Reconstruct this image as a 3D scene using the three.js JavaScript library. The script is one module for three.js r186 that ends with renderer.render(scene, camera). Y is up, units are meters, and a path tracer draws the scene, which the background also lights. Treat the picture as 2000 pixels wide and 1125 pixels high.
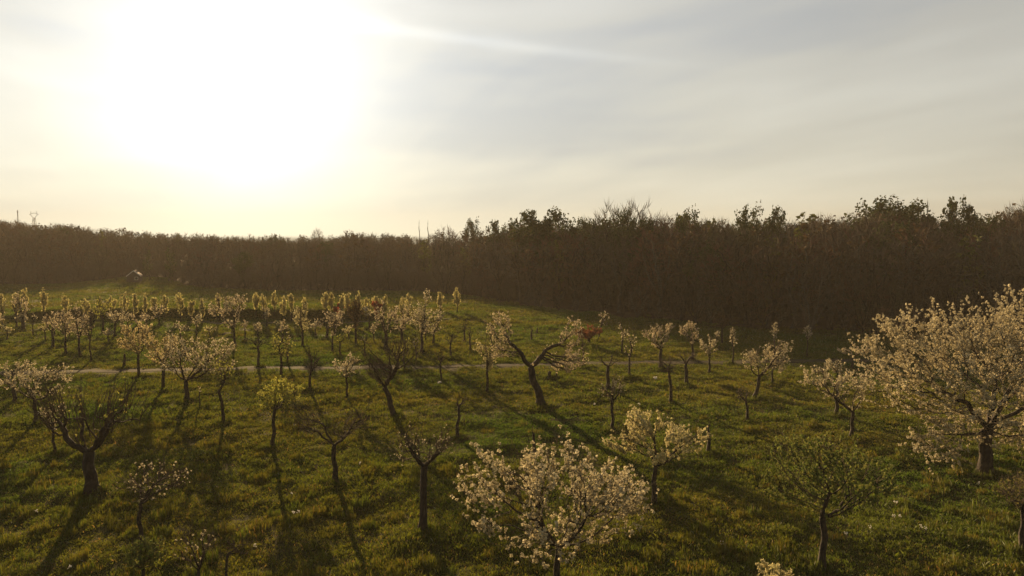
import * as THREE from 'three';
import { mergeGeometries } from 'three/addons/utils/BufferGeometryUtils.js';

// ---------------------------------------------------------------- camera, sky, sun, haze, exposure
const F = 1428, HORIZON = 464, EYE = 12;                       // focal length in photo pixels, horizon row, drone height in metres
const PITCH = Math.atan((562.5 - HORIZON) / F);
const scene = new THREE.Scene();
const camera = new THREE.PerspectiveCamera(2 * Math.atan(562.5 / F) * 180 / Math.PI, 16 / 9, 0.5, 5000);
camera.position.set(0, EYE, 0);
camera.rotation.set(-PITCH, 0, 0);
const renderer = new THREE.WebGLRenderer();
renderer.toneMapping = THREE.LinearToneMapping;
renderer.toneMappingExposure = 2.0;
renderer.shadowMap.enabled = true;
const SUN_ANGLES = { azimuth: -20.0, elevation: 11.2 };        // degrees from the camera's axis and above the horizon
const rad = THREE.MathUtils.degToRad;
const SUN = new THREE.Vector3(Math.sin(rad(SUN_ANGLES.azimuth)) * Math.cos(rad(SUN_ANGLES.elevation)), Math.sin(rad(SUN_ANGLES.elevation)), -Math.cos(rad(SUN_ANGLES.azimuth)) * Math.cos(rad(SUN_ANGLES.elevation)));
const sun = new THREE.DirectionalLight(new THREE.Color().setRGB(1.0, 0.67, 0.32), 5);
sun.name = 'sun';
sun.position.copy(SUN).multiplyScalar(600).add(new THREE.Vector3(0, 0, -80));
sun.target.position.set(0, 0, -80);
sun.castShadow = true;
sun.shadow.mapSize.set(4096, 4096);
Object.assign(sun.shadow.camera, { left: -160, right: 160, top: 60, bottom: -60, near: 10, far: 1200 });
scene.add(sun, sun.target);
scene.fog = new THREE.FogExp2(new THREE.Color().setRGB(0.98, 0.87, 0.68), 0.0004);

// ---------------------------------------------------------------- noise and random numbers
function randoms(seed) { let a = seed >>> 0; return () => { a = (a + 0x6D2B79F5) | 0; let t = Math.imul(a ^ (a >>> 15), 1 | a); t = (t + Math.imul(t ^ (t >>> 7), 61 | t)) ^ t; return ((t ^ (t >>> 14)) >>> 0) / 4294967296; }; }
function lattice(ix, iy) { let h = Math.imul(ix, 374761393) ^ Math.imul(iy, 668265263); h = Math.imul(h ^ (h >>> 13), 1274126177); return ((h ^ (h >>> 16)) >>> 0) / 2147483648 - 1; }
function noise(x, y) {
  const ix = Math.floor(x), iy = Math.floor(y), fx = x - ix, fy = y - iy, s = fx * fx * (3 - 2 * fx), t = fy * fy * (3 - 2 * fy);
  const a = lattice(ix, iy), b = lattice(ix + 1, iy), c = lattice(ix, iy + 1), d = lattice(ix + 1, iy + 1);
  return a + (b - a) * s + (c - a) * t + (a - b - c + d) * s * t;
}
function fbm(x, y, n = 4) { let v = 0, a = 0.5; for (let i = 0; i < n; i++) { v += a * noise(x + i * 17.3, y - i * 9.1); x *= 2.03; y *= 2.03; a *= 0.5; } return v; }
const { smoothstep, clamp, lerp } = THREE.MathUtils;
function along(table, x) {                                     // piecewise linear look-up
  if (x <= table[0][0]) return table[0][1];
  for (let i = 1; i < table.length; i++) if (x < table[i][0]) return lerp(table[i - 1][1], table[i][1], (x - table[i - 1][0]) / (table[i][0] - table[i - 1][0]));
  return table[table.length - 1][1];
}

// ---------------------------------------------------------------- the sky: air, thin cirrus streaming towards the sun, one contrail
function rayOf(px, py) {
  const u = (px - 1000) / F, v = (562.5 - py) / F, c = Math.cos(PITCH), s = Math.sin(PITCH);
  return new THREE.Vector3(u, -s + v * c, -c - v * s).normalize();
}
{
  const W = 2048, H = 1024, data = new Float32Array(W * H * 4);
  const trailA = rayOf(640, 38), trailB = rayOf(1420, 128), trailN = new THREE.Vector3().crossVectors(trailA, trailB).normalize();
  const trailT = new THREE.Vector3().crossVectors(trailN, trailA).normalize(), trailLength = Math.acos(trailA.dot(trailB));
  const sx = SUN.x / Math.hypot(SUN.x, SUN.z), sz = SUN.z / Math.hypot(SUN.x, SUN.z);
  for (let row = 0; row < H; row++) {
    const up = ((row + 0.5) / H - 0.5) * Math.PI, y = Math.sin(up), cu = Math.cos(up);
    for (let col = 0; col < W; col++) {
      const round = ((col + 0.5) / W - 0.5) * 2 * Math.PI, x = Math.cos(round) * cu, z = Math.sin(round) * cu;
      const g = Math.acos(clamp(x * SUN.x + y * SUN.y + z * SUN.z, -1, 1)) * 180 / Math.PI, el = Math.max(0, up * 180 / Math.PI);
      let L = 0.068 + 0.43 * Math.exp(-g / 60) + 0.36 * Math.exp(-((g / 7.6) ** 1.4));
      const low = Math.exp(-el / 7), veil = Math.exp(-g / 14);
      let r = 1.0 + 0.05 * low, gr = 0.985 - 0.005 * low, b = 0.975 - 0.25 * Math.exp(-el / 11);
      r -= 0.025 * (1 - veil) * (1 - low);
      L *= (1 + 0.22 * low) * (1 - 0.38 * smoothstep(el, 6, 48) * (1 - veil));
      const yy = Math.max(y, 0.012) + 0.05, X = x / yy, Z = z / yy, a = X * sx + Z * sz, c = -X * sz + Z * sx;
      const warp = fbm(a * 0.22 + 3, c * 0.35, 3);
      let streak = fbm(a * 0.13 + 11 + warp * 0.6, c * 0.9 + warp * 1.1, 5) * 1.4 + fbm(a * 0.4, c * 3.2 + warp * 2, 4) * 0.5;
      const az = Math.atan2(x, -z) * 180 / Math.PI, tilt = el - 0.10 * Math.abs(az + 20), bands = 1.5 * fbm(az / 26 + 5, tilt * 0.17 + 0.5 * warp, 4) + 0.7 * fbm(az / 15, tilt * 0.55 + warp, 4);
      streak = 0.45 * streak + bands;
      streak += 0.45 * fbm(a * 0.5 + 40, el * 0.9, 3) * Math.exp(-el / 6);
      const cover = 0.165 * smoothstep(el, 0.5, 4);
      L *= 1 + cover * clamp(streak, -1, 1) * (1 - 0.35 * veil);
      b += 0.10 * clamp(-streak, 0, 1) * (1 - low); r -= 0.05 * clamp(-streak, 0, 1) * (1 - low);
      const off = (x * trailN.x + y * trailN.y + z * trailN.z), t = Math.atan2(x * trailT.x + y * trailT.y + z * trailT.z, x * trailA.x + y * trailA.y + z * trailA.z) / trailLength;
      if (t > -0.1 && t < 1.15) {
        const wide = 0.0075 * (1 - 0.45 * t) * (1 + 0.4 * noise(t * 14, 3)), d = (off - 0.006 * Math.sin(t * 2.6)) / wide;
        const s = Math.exp(-d * d) * smoothstep(t, -0.1, 0.12) * (1 - smoothstep(t, 0.35, 1.1));
        L *= 1 + 0.16 * s;
      }
      const i = (row * W + col) * 4;
      data[i] = L * r; data[i + 1] = L * gr; data[i + 2] = L * b; data[i + 3] = 1;
    }
  }
  const sky = new THREE.DataTexture(data, W, H, THREE.RGBAFormat, THREE.FloatType);
  sky.mapping = THREE.EquirectangularReflectionMapping;
  sky.magFilter = THREE.LinearFilter;
  sky.needsUpdate = true;
  scene.background = sky;
  scene.environment = sky;
}

// ---------------------------------------------------------------- naming and adding things
const taken = {};
function numbered(name) { const n = taken[name] = (taken[name] ?? -1) + 1; return n ? `${name}_${String(n).padStart(3, '0')}` : name; }
function shade(o) { o.castShadow = o.receiveShadow = true; return o; }
function thing(name, label, category, position, group, kind) {
  const o = new THREE.Group();
  o.name = numbered(name);
  o.position.copy(position);
  o.userData = { label, category };
  if (group) o.userData.group = group;
  if (kind) o.userData.kind = kind;
  scene.add(o);
  return o;
}
function part(name, geometry, material, parent, kind) {
  if (!geometry) return null;
  const m = shade(new THREE.Mesh(geometry, material));
  m.name = name;
  if (kind) m.userData.kind = kind;
  parent.add(m);
  return m;
}

// ---------------------------------------------------------------- the lie of the land
const FOREST_EDGE = [[-600, 170], [0, 184], [150, 186], [200, 197], [260, 208], [320, 202], [380, 174], [500, 169], [700, 166], [850, 158], [900, 150], [950, 140], [1000, 130], [1100, 117], [1250, 104], [1500, 93], [1700, 89], [2000, 86], [2600, 84]];
const SKYLINE = [[-600, 400], [-100, 420], [0, 424], [60, 430], [100, 432], [150, 434], [190, 441], [250, 446], [300, 449], [350, 452], [400, 454], [450, 456], [500, 457], [560, 459], [600, 457], [660, 457], [680, 447], [720, 450], [770, 453], [800, 453], [830, 447], [870, 442], [900, 447], [930, 438], [960, 442], [985, 434], [1010, 418], [1060, 412], [1100, 426], [1130, 416], [1160, 416], [1200, 420], [1260, 412], [1300, 407], [1340, 407], [1380, 413], [1410, 411], [1440, 413], [1465, 412], [1490, 413], [1540, 415], [1570, 407], [1620, 407], [1650, 405], [1680, 400], [1700, 397], [1730, 391], [1760, 394], [1800, 400], [1840, 412], [1870, 412], [1900, 417], [1930, 425], [1950, 412], [1975, 392], [2000, 384], [2300, 375]];
const bearing = (x, z) => 1000 + F * x / Math.max(1, -z);
const PATH = [[-134.4, 60.5], [-67.5, 62.4], [-36.9, 64.7], [-13.6, 66.3], [0.0, 68.2], [14.8, 70.3], [35.4, 71.5], [68.5, 71.0], [124.8, 68.1]];
const TRACK = [[-95.5, 97.9], [-57.6, 100.8], [-44.4, 101.1], [-28.9, 102.5], [-21.7, 104.3], [-7.3, 106.6]];
const mounds = [];
function land(x, z) {
  const d = -z;
  let y = 0.28 * noise(x / 23 + 5, z / 23) + 0.10 * noise(x / 7, z / 7 + 3);
  const fine = smoothstep(Math.abs(d - along(PATH, x)), 1.3, 3.0);
  y += (0.12 * noise(x / 2.1, z / 2.6) + 0.07 * noise(x / 0.8 + 9, z / 0.9)) * (0.15 + 0.85 * fine) * (1 - smoothstep(d, 110, 170));
  const bank = smoothstep(x, -82, -66) * (1 - smoothstep(x, -25, -17));
  y += bank * 1.35 * smoothstep(d + 0.6 * noise(x / 5, 1), 105.2, 107.4) * (1 - smoothstep(d, 111, 135));
  if (d > 95) {
    const px = bearing(x, z), into = d - along(FOREST_EDGE, px);
    y += 2.0 * smoothstep(into, 8, 70) * smoothstep(px, 850, 1150) - 0.2 * smoothstep(d, 115, 140);
    y += 6.5 * smoothstep(into, 12, 130) * (1 - smoothstep(px, 780, 950));
    y += 0.9 * Math.exp(-(((px - 265) / 110) ** 2)) * smoothstep(d, 150, 185);
  }
  return y;
}
function ground(x, z) {
  let y = land(x, z);
  for (const [mx, mz, r, h] of mounds) { const q = ((x - mx) ** 2 + (z - mz) ** 2) / (r * r); if (q < 6) y += h * Math.exp(-q) ; }
  return y;
}
function onLand(px, py) {                                      // where the line of sight through a point of the photograph meets the ground
  const r = rayOf(px, py), c = new THREE.Vector3(0, EYE, 0);
  let t = 5, step = 0.5;
  while (t < 600) { const x = r.x * t, y = EYE + r.y * t, z = r.z * t; if (y < land(x, z)) break; t += step; }
  let lo = t - step, hi = t;
  for (let i = 0; i < 20; i++) { const m = (lo + hi) / 2; if (EYE + r.y * m < land(r.x * m, r.z * m)) hi = m; else lo = m; }
  const p = c.addScaledVector(r, hi);
  p.y = land(p.x, p.z);
  return p;
}
const FORWARD = new THREE.Vector3(0, -Math.sin(PITCH), -Math.cos(PITCH));
const scaleAt = (p) => new THREE.Vector3(p.x, p.y - EYE, p.z).dot(FORWARD) / F;      // metres for one photo pixel at a point

// ---------------------------------------------------------------- materials
function speckle(w, h, f) {
  const data = new Uint8Array(w * h * 4);
  for (let y = 0; y < h; y++) for (let x = 0; x < w; x++) { const c = f(x, y), i = (y * w + x) * 4; data[i] = c[0] * 255; data[i + 1] = c[1] * 255; data[i + 2] = c[2] * 255; data[i + 3] = 255; }
  const t = new THREE.DataTexture(data, w, h);
  t.wrapS = t.wrapT = THREE.RepeatWrapping;
  t.magFilter = THREE.LinearFilter; t.minFilter = THREE.LinearMipmapLinearFilter; t.generateMipmaps = true;
  t.needsUpdate = true;
  return t;
}
const wrapped = (x, y, n, s) => { const u = x / n * s, v = y / n * s, a = x / n, b = y / n; return (noise(u, v) * (1 - a) + noise(u - s, v) * a) * (1 - b) + (noise(u, v - s) * (1 - a) + noise(u - s, v - s) * a) * b; };
const barkBump = speckle(128, 128, (x, y) => { const v = clamp(0.5 + 0.5 * wrapped(x, y * 0.35, 128, 22) + 0.2 * wrapped(x, y, 128, 40), 0, 1); return [v, v, v]; });
const barkTone = speckle(128, 128, (x, y) => { const v = clamp(0.72 + 0.25 * wrapped(x, y * 0.4, 128, 16) + 0.18 * wrapped(x, y, 128, 5), 0.2, 1), m = clamp(wrapped(x, y, 128, 7) - 0.25, 0, 1); return [v * (1 - 0.3 * m), v * (1 - 0.02 * m), v * (1 - 0.4 * m)]; });
barkTone.colorSpace = THREE.SRGBColorSpace;
const linear = (r, g, b) => new THREE.Color().setRGB(r, g, b);
const bark = (r, g, b) => new THREE.MeshStandardMaterial({ color: linear(r, g, b), roughness: 0.95, map: barkTone, bumpMap: barkBump, bumpScale: 0.02 });
const petal = (t) => new THREE.MeshPhysicalMaterial({ vertexColors: true, roughness: 0.95, specularIntensity: 0.3, transmission: t, thickness: 0, side: THREE.DoubleSide });
const M = {
  bark: bark(0.085, 0.064, 0.048), twig: new THREE.MeshStandardMaterial({ color: linear(0.085, 0.06, 0.042), roughness: 0.95 }),
  redTwig: new THREE.MeshStandardMaterial({ color: linear(0.12, 0.055, 0.038), roughness: 0.95 }),
  paleBark: bark(0.17, 0.15, 0.12), oliveTwig: new THREE.MeshStandardMaterial({ color: linear(0.09, 0.078, 0.038), roughness: 0.95 }), greyTwig: new THREE.MeshStandardMaterial({ color: linear(0.10, 0.085, 0.07), roughness: 0.95 }),
  blossom: petal(0.5), leaf: petal(0.5), woodLeaf: petal(0.3), grass: petal(0.55),
};

// ---------------------------------------------------------------- growing things: branches as tapered tubes, blossom and leaves as small bent faces
class Soup {                                                   // a growing list of triangles
  constructor() { this.p = []; this.n = []; this.u = []; this.c = []; this.i = []; }
  get empty() { return !this.p.length; }
  build(colored, textured) {
    if (this.empty) return null;
    const g = new THREE.BufferGeometry();
    g.setAttribute('position', new THREE.Float32BufferAttribute(this.p, 3));
    g.setAttribute('normal', new THREE.Float32BufferAttribute(this.n, 3));
    if (textured) g.setAttribute('uv', new THREE.Float32BufferAttribute(this.u, 2));
    if (colored) g.setAttribute('color', new THREE.Float32BufferAttribute(this.c, 3));
    if (this.i.length) g.setIndex(this.i);
    return g;
  }
  tube(pts, radii, sides) {                                    // pts: [[x, y, z], ...]
    const base = this.p.length / 3, n = pts.length;
    let ax = 1, ay = 0, az = 0, run = 0;
    for (let k = 0; k < n; k++) {
      const a = pts[Math.max(0, k - 1)], b = pts[Math.min(n - 1, k + 1)];
      let tx = b[0] - a[0], ty = b[1] - a[1], tz = b[2] - a[2];
      const l = Math.hypot(tx, ty, tz) || 1; tx /= l; ty /= l; tz /= l;
      if (k === 0 && Math.abs(tx) > 0.9) { ax = 0; az = 1; }
      const d = ax * tx + ay * ty + az * tz; ax -= d * tx; ay -= d * ty; az -= d * tz;
      const m = Math.hypot(ax, ay, az) || 1; ax /= m; ay /= m; az /= m;
      const bx = ty * az - tz * ay, by = tz * ax - tx * az, bz = tx * ay - ty * ax;
      if (k) run += Math.hypot(pts[k][0] - pts[k - 1][0], pts[k][1] - pts[k - 1][1], pts[k][2] - pts[k - 1][2]);
      const r = radii[k];
      for (let s = 0; s <= sides; s++) {
        const t = s / sides * 2 * Math.PI, cs = Math.cos(t), sn = Math.sin(t), nx = ax * cs + bx * sn, ny = ay * cs + by * sn, nz = az * cs + bz * sn;
        const rr = sides > 6 ? r * (1 + 0.10 * Math.sin(t * 3 + run * 2) + 0.06 * noise(t * 2, run * 3)) : r;
        this.p.push(pts[k][0] + nx * rr, pts[k][1] + ny * rr, pts[k][2] + nz * rr);
        this.n.push(nx, ny, nz);
        this.u.push(s / sides * Math.max(0.25, Math.round(r * 12.6) / 2) , run * 1.2);
        if (k && s < sides) { const q = base + k * (sides + 1) + s, w = q - sides - 1; this.i.push(w, w + 1, q, q, w + 1, q + 1); }
      }
    }
    const tip = pts[n - 1];
    const prev = pts[n - 2], tl = Math.hypot(tip[0] - prev[0], tip[1] - prev[1], tip[2] - prev[2]) || 1;
    this.p.push(...tip); this.n.push((tip[0] - prev[0]) / tl, (tip[1] - prev[1]) / tl, (tip[2] - prev[2]) / tl); this.u.push(0, run);
    const top = this.p.length / 3 - 1, ring = base + (n - 1) * (sides + 1);
    for (let s = 0; s < sides; s++) this.i.push(ring + s, ring + s + 1, top);
  }
  sliver(a, b, w, rng) {                                       // one distant twig: a thin kite from a to b
    let ux = b[0] - a[0], uy = b[1] - a[1], uz = b[2] - a[2], m = Math.hypot(ux, uy, uz) || 1; ux /= m; uy /= m; uz /= m;
    let vx = rng() - 0.5, vy = rng() - 0.5, vz = rng() - 0.5; const d = vx * ux + vy * uy + vz * uz; vx -= d * ux; vy -= d * uy; vz -= d * uz; m = Math.hypot(vx, vy, vz) || 1; vx /= m; vy /= m; vz /= m;
    const nx = uy * vz - uz * vy, ny = uz * vx - ux * vz, nz = ux * vy - uy * vx, k = this.p.length / 3, cx = a[0] * 0.6 + b[0] * 0.4, cy = a[1] * 0.6 + b[1] * 0.4, cz = a[2] * 0.6 + b[2] * 0.4;
    this.p.push(...a, cx + vx * w, cy + vy * w, cz + vz * w, ...b, cx - vx * w, cy - vy * w, cz - vz * w);
    for (let q = 0; q < 4; q++) { this.n.push(nx, ny, nz); this.u.push(0, 0); }
    this.i.push(k, k + 2, k + 1, k, k + 3, k + 2);
  }
  face(x, y, z, w, l, rng, col, up = 0) {                      // one bent rhombus, randomly turned: a petal cluster, a leaf
    let ux = rng() * 2 - 1, uy = rng() * 2 - 1 + up, uz = rng() * 2 - 1, m = Math.hypot(ux, uy, uz) || 1; ux /= m; uy /= m; uz /= m;
    let vx = rng() * 2 - 1, vy = rng() * 2 - 1, vz = rng() * 2 - 1; const d = vx * ux + vy * uy + vz * uz; vx -= d * ux; vy -= d * uy; vz -= d * uz; m = Math.hypot(vx, vy, vz) || 1; vx /= m; vy /= m; vz /= m;
    const nx = uy * vz - uz * vy, ny = uz * vx - ux * vz, nz = ux * vy - uy * vx, k = this.p.length / 3, bend = 0.35 * w;
    this.p.push(x - ux * l, y - uy * l, z - uz * l, x + vx * w + nx * bend, y + vy * w + ny * bend, z + vz * w + nz * bend, x + ux * l, y + uy * l, z + uz * l, x - vx * w + nx * bend, y - vy * w + ny * bend, z - vz * w + nz * bend);
    for (let q = 0; q < 4; q++) { this.n.push(nx, ny, nz); this.c.push(col[0], col[1], col[2]); }
    this.i.push(k, k + 2, k + 1, k, k + 3, k + 2);
  }
}
// Branches grow step by step towards points strewn through the crown's volume. blobs: [{x, y, z, rx, ry, rz}]; trunk: points from the foot to the fork.
function grow({ trunk, blobs, points, step, limbs, rng, rise = 0.12, wild = 0.28, shoots = 2, shootLength = 0.3, shootRise = 1.2, radius, tip, steps = 45, hollow = 0.45, joints = 3 }) {
  const X = [], Y = [], Z = [], P = [], L = [];                // places, parent, limb number
  const add = (x, y, z, p, l) => { X.push(x); Y.push(y); Z.push(z); P.push(p); L.push(l); return X.length - 1; };
  let last = -1;
  for (let k = 0; k < trunk.length; k++) last = add(trunk[k].x, trunk[k].y, trunk[k].z, last, -1);
  const fork = last, seeds = [];
  const total = blobs.reduce((s, b) => s + b.rx * b.ry * b.rz, 0), A = [];
  for (const b of blobs) {
    const n = Math.max(6, Math.round(points * b.rx * b.ry * b.rz / total));
    for (let k = 0; k < n; k++) {
      let x, y, z, q;
      do { x = rng() * 2 - 1; y = rng() * 2 - 1; z = rng() * 2 - 1; q = x * x + y * y + z * z; } while (q > 1 || (q < hollow * hollow && rng() < 0.75));
      A.push([b.x + x * b.rx, b.y + y * b.ry, b.z + z * b.rz]);
    }
  }
  const turn = rng() * 6.28;
  for (let k = 0; k < limbs; k++) {
    const b = blobs[Math.floor(k * blobs.length / limbs) % blobs.length], ang = turn + k * 2.4 + (rng() - 0.5) * 0.6;
    const goal = [b.x + Math.cos(ang) * b.rx * 0.75, b.y + (rng() - 0.35) * b.ry * 0.7, b.z + Math.sin(ang) * b.rz * 0.75];
    let p = fork, far = Math.hypot(goal[0] - X[fork], goal[1] - Y[fork], goal[2] - Z[fork]), n = Math.max(2, Math.round(far * 0.55 / step));
    let dx = (goal[0] - X[fork]) / far, dy = (goal[1] - Y[fork]) / far, dz = (goal[2] - Z[fork]) / far;
    for (let s = 0; s < n; s++) {
      const wob = wild * 0.9, kx = dx + (rng() - 0.5) * wob * 2, ky = dy + (rng() - 0.4) * wob * 2 + (s < n / 2 ? -0.1 : 0.2), kz = dz + (rng() - 0.5) * wob * 2, m = Math.hypot(kx, ky, kz);
      p = add(X[p] + kx / m * step, Y[p] + ky / m * step, Z[p] + kz / m * step, p, k);
      seeds.push(p);
    }
  }
  if (!limbs) seeds.push(fork);
  const near = new Int32Array(A.length).fill(-1), dist = new Float32Array(A.length).fill(1e9);
  let fresh = limbs ? seeds.slice() : [fork];
  const kill = (1.7 * step) ** 2;
  for (let it = 0; it < steps && fresh.length; it++) {
    for (let a = 0; a < A.length; a++) {
      if (dist[a] < kill) continue;
      for (const f of fresh) { const d = (A[a][0] - X[f]) ** 2 + (A[a][1] - Y[f]) ** 2 + (A[a][2] - Z[f]) ** 2; if (d < dist[a]) { dist[a] = d; near[a] = f; } }
    }
    const pull = new Map();
    for (let a = 0; a < A.length; a++) {
      if (dist[a] < kill || near[a] < 0) continue;
      const f = near[a], m = Math.sqrt(dist[a]); let s = pull.get(f); if (!s) pull.set(f, s = [0, 0, 0]);
      s[0] += (A[a][0] - X[f]) / m; s[1] += (A[a][1] - Y[f]) / m; s[2] += (A[a][2] - Z[f]) / m;
    }
    fresh = [];
    for (const [f, s] of pull) {
      let m = Math.hypot(...s) || 1;
      const dx = s[0] / m + (rng() - 0.5) * 2 * wild, dy = s[1] / m + (rng() - 0.5) * 2 * wild + rise, dz = s[2] / m + (rng() - 0.5) * 2 * wild;
      m = Math.hypot(dx, dy, dz) || 1;
      fresh.push(add(X[f] + dx / m * step, Y[f] + dy / m * step, Z[f] + dz / m * step, f, L[f] < 0 ? limbs + (f % 3) : L[f]));
    }
  }
  const grown = X.length, kids = new Int32Array(grown);
  for (let k = 1; k < grown; k++) kids[P[k]]++;
  let cx = 0, cy = 0, cz = 0; for (const b of blobs) { cx += b.x / blobs.length; cy += b.y / blobs.length; cz += b.z / blobs.length; }
  for (let k = fork + 1; k < grown; k++) {                     // slender shoots at the ends and, here and there, along the branches
    let n = kids[k] === 0 ? shoots : rng() < 0.35 ? shoots * 0.5 : 0;
    n = Math.floor(n + rng());
    for (let s = 0; s < n; s++) {
      let ox = X[k] - cx, oy = Y[k] - cy, oz = Z[k] - cz, m = Math.hypot(ox, oy, oz) || 1;
      let dx = ox / m * 0.7 + (rng() - 0.5) * 1.1, dy = oy / m * 0.5 + shootRise * (0.5 + rng() * 0.7) + (rng() - 0.5) * 0.5, dz = oz / m * 0.7 + (rng() - 0.5) * 1.1, p = k;
      const len = shootLength * (0.5 + rng() * 0.9) / joints;
      for (let q = 0; q < joints; q++) {
        m = Math.hypot(dx, dy, dz) || 1; dx /= m; dy /= m; dz /= m;
        p = add(X[p] + dx * len, Y[p] + dy * len, Z[p] + dz * len, p, L[k]);
        dx += (rng() - 0.5) * 0.5; dy += (rng() - 0.5) * 0.4; dz += (rng() - 0.5) * 0.5;
      }
    }
  }
  const count = X.length, R = new Float64Array(count), main = new Int32Array(count).fill(-1);
  const e = 2.25;
  for (let k = count - 1; k >= 0; k--) { R[k] = R[k] ? R[k] ** (1 / e) : 1; if (P[k] >= 0) { R[P[k]] += R[k] ** e; const q = main[P[k]]; if (q < 0 || R[k] > R[q]) main[P[k]] = k; } }
  const power = Math.log(radius / tip) / Math.log(Math.max(1.5, R[fork]));
  for (let k = 0; k < count; k++) R[k] = tip * R[k] ** power;
  for (let k = 0; k <= fork; k++) { const t = k / Math.max(1, fork); R[k] = radius * (1.12 - 0.12 * t) * (1 + 0.55 * Math.exp(-t * trunk.length * 0.9)); }
  return { X, Y, Z, P, L, R, main, fork, grown, count, limbs };
}
// Turns the grown skeleton into the tubes of the trunk, of each limb and of the twigs.
function wood(t, { split, thin, sides = [9, 6, 4, 3], blade = 0, rng }) {
  const trunk = new Soup(), limb = [], twigs = new Soup(), done = new Uint8Array(t.count);
  const pick = (r) => r > 0.07 ? sides[0] : r > 0.03 ? sides[1] : r > 0.014 ? sides[2] : sides[3];
  for (let k = 0; k < t.count; k++) {
    if (done[k]) continue;
    if (blade && k >= t.grown) { done[k] = 1; const q = t.P[k]; twigs.sliver([t.X[q], t.Y[q], t.Z[q]], [t.X[k], t.Y[k], t.Z[k]], blade, rng); continue; }
    const pts = [], radii = [], from = t.P[k];
    if (from >= 0) { pts.push([t.X[from], t.Y[from], t.Z[from]]); radii.push(Math.min(t.R[from] * 0.9, t.R[k] * 1.25)); }
    let q = k;
    while (q >= 0 && !done[q] && !(blade && q >= t.grown)) { done[q] = 1; pts.push([t.X[q], t.Y[q], t.Z[q]]); radii.push(t.R[q]); if (q === t.fork) break; q = t.main[q]; }
    if (k === 0 && t.fork > 0) { pts.unshift([pts[0][0], pts[0][1] - 0.25, pts[0][2]]); radii.unshift(radii[0] * 1.15); }
    if (pts.length < 2) continue;
    const r = radii[Math.min(1, radii.length - 1)];
    if (k <= t.fork) trunk.tube(pts, radii, sides[0]);
    else if (r < thin || !split) (r < thin ? twigs : (limb[0] ??= new Soup())).tube(pts, radii, pick(r));
    else (limb[t.L[k]] ??= new Soup()).tube(pts, radii, pick(r));
  }
  return { trunk, limb: limb.filter(Boolean), twigs };
}
// Blossom or leaves along the thin wood.
function dress(t, { tint, size, faces, each, share, from = 0.02, spread = 1, long = 1, rng, below = 1e9, patchy = 0 }) {
  const s = new Soup();
  for (let k = t.fork + 1; k < t.count; k++) {
    if (t.R[k] > from || rng() > share * (0.45 + 1.1 * Math.max(0, Math.min(1, 0.5 + 0.9 * noise(t.X[k] * 2.6 + 3, t.Y[k] * 2.6 - t.Z[k] * 1.7))))) continue;
    if (patchy && noise(t.X[k] * 1.3 + 7, t.Y[k] * 1.3 + t.Z[k]) < patchy) continue;
    const p = t.P[k];
    for (let n = 0; n < each; n++) {
      const f = rng(), col = tint(rng), q = size * (0.6 + 0.8 * rng());
      const x = lerp(t.X[p], t.X[k], f) + (rng() - 0.5) * size * 1.3 * spread, y = lerp(t.Y[p], t.Y[k], f) + (rng() - 0.5) * size * 1.3 * spread, z = lerp(t.Z[p], t.Z[k], f) + (rng() - 0.5) * size * 1.3 * spread;
      for (let w = 0; w < faces; w++) s.face(x + (rng() - 0.5) * q, y + (rng() - 0.5) * q, z + (rng() - 0.5) * q, q * (0.3 + 0.25 * rng()), q * (0.35 + 0.3 * rng()) * long, rng, col);
    }
  }
  return s;
}
const mixTint = (a, b, v = 0.18) => (rng) => { const t = rng(), k = 1 + (rng() - 0.5) * 2 * v; return [lerp(a[0], b[0], t) * k, lerp(a[1], b[1], t) * k, lerp(a[2], b[2], t) * k]; };
const TINT = {
  white: mixTint([0.64, 0.58, 0.40], [0.44, 0.38, 0.22], 0.22), pink: mixTint([0.60, 0.51, 0.35], [0.50, 0.43, 0.26], 0.2), cream: mixTint([0.64, 0.57, 0.33], [0.50, 0.46, 0.21], 0.2),
  yellow: mixTint([0.48, 0.44, 0.10], [0.38, 0.40, 0.08], 0.2), gold: mixTint([0.54, 0.44, 0.19], [0.50, 0.43, 0.26], 0.2), ochre: mixTint([0.26, 0.22, 0.07], [0.20, 0.20, 0.05], 0.25), green: mixTint([0.17, 0.23, 0.045], [0.28, 0.27, 0.07], 0.25),
  catkin: mixTint([0.60, 0.52, 0.24], [0.50, 0.47, 0.18], 0.18), red: mixTint([0.40, 0.055, 0.03], [0.30, 0.08, 0.04], 0.25), rust: mixTint([0.30, 0.10, 0.04], [0.22, 0.09, 0.045], 0.25),
  evergreen: mixTint([0.035, 0.055, 0.018], [0.06, 0.07, 0.022], 0.3), ivy: mixTint([0.08, 0.10, 0.025], [0.13, 0.12, 0.03], 0.3), dead: mixTint([0.10, 0.06, 0.032], [0.08, 0.055, 0.026], 0.25),
};

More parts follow.
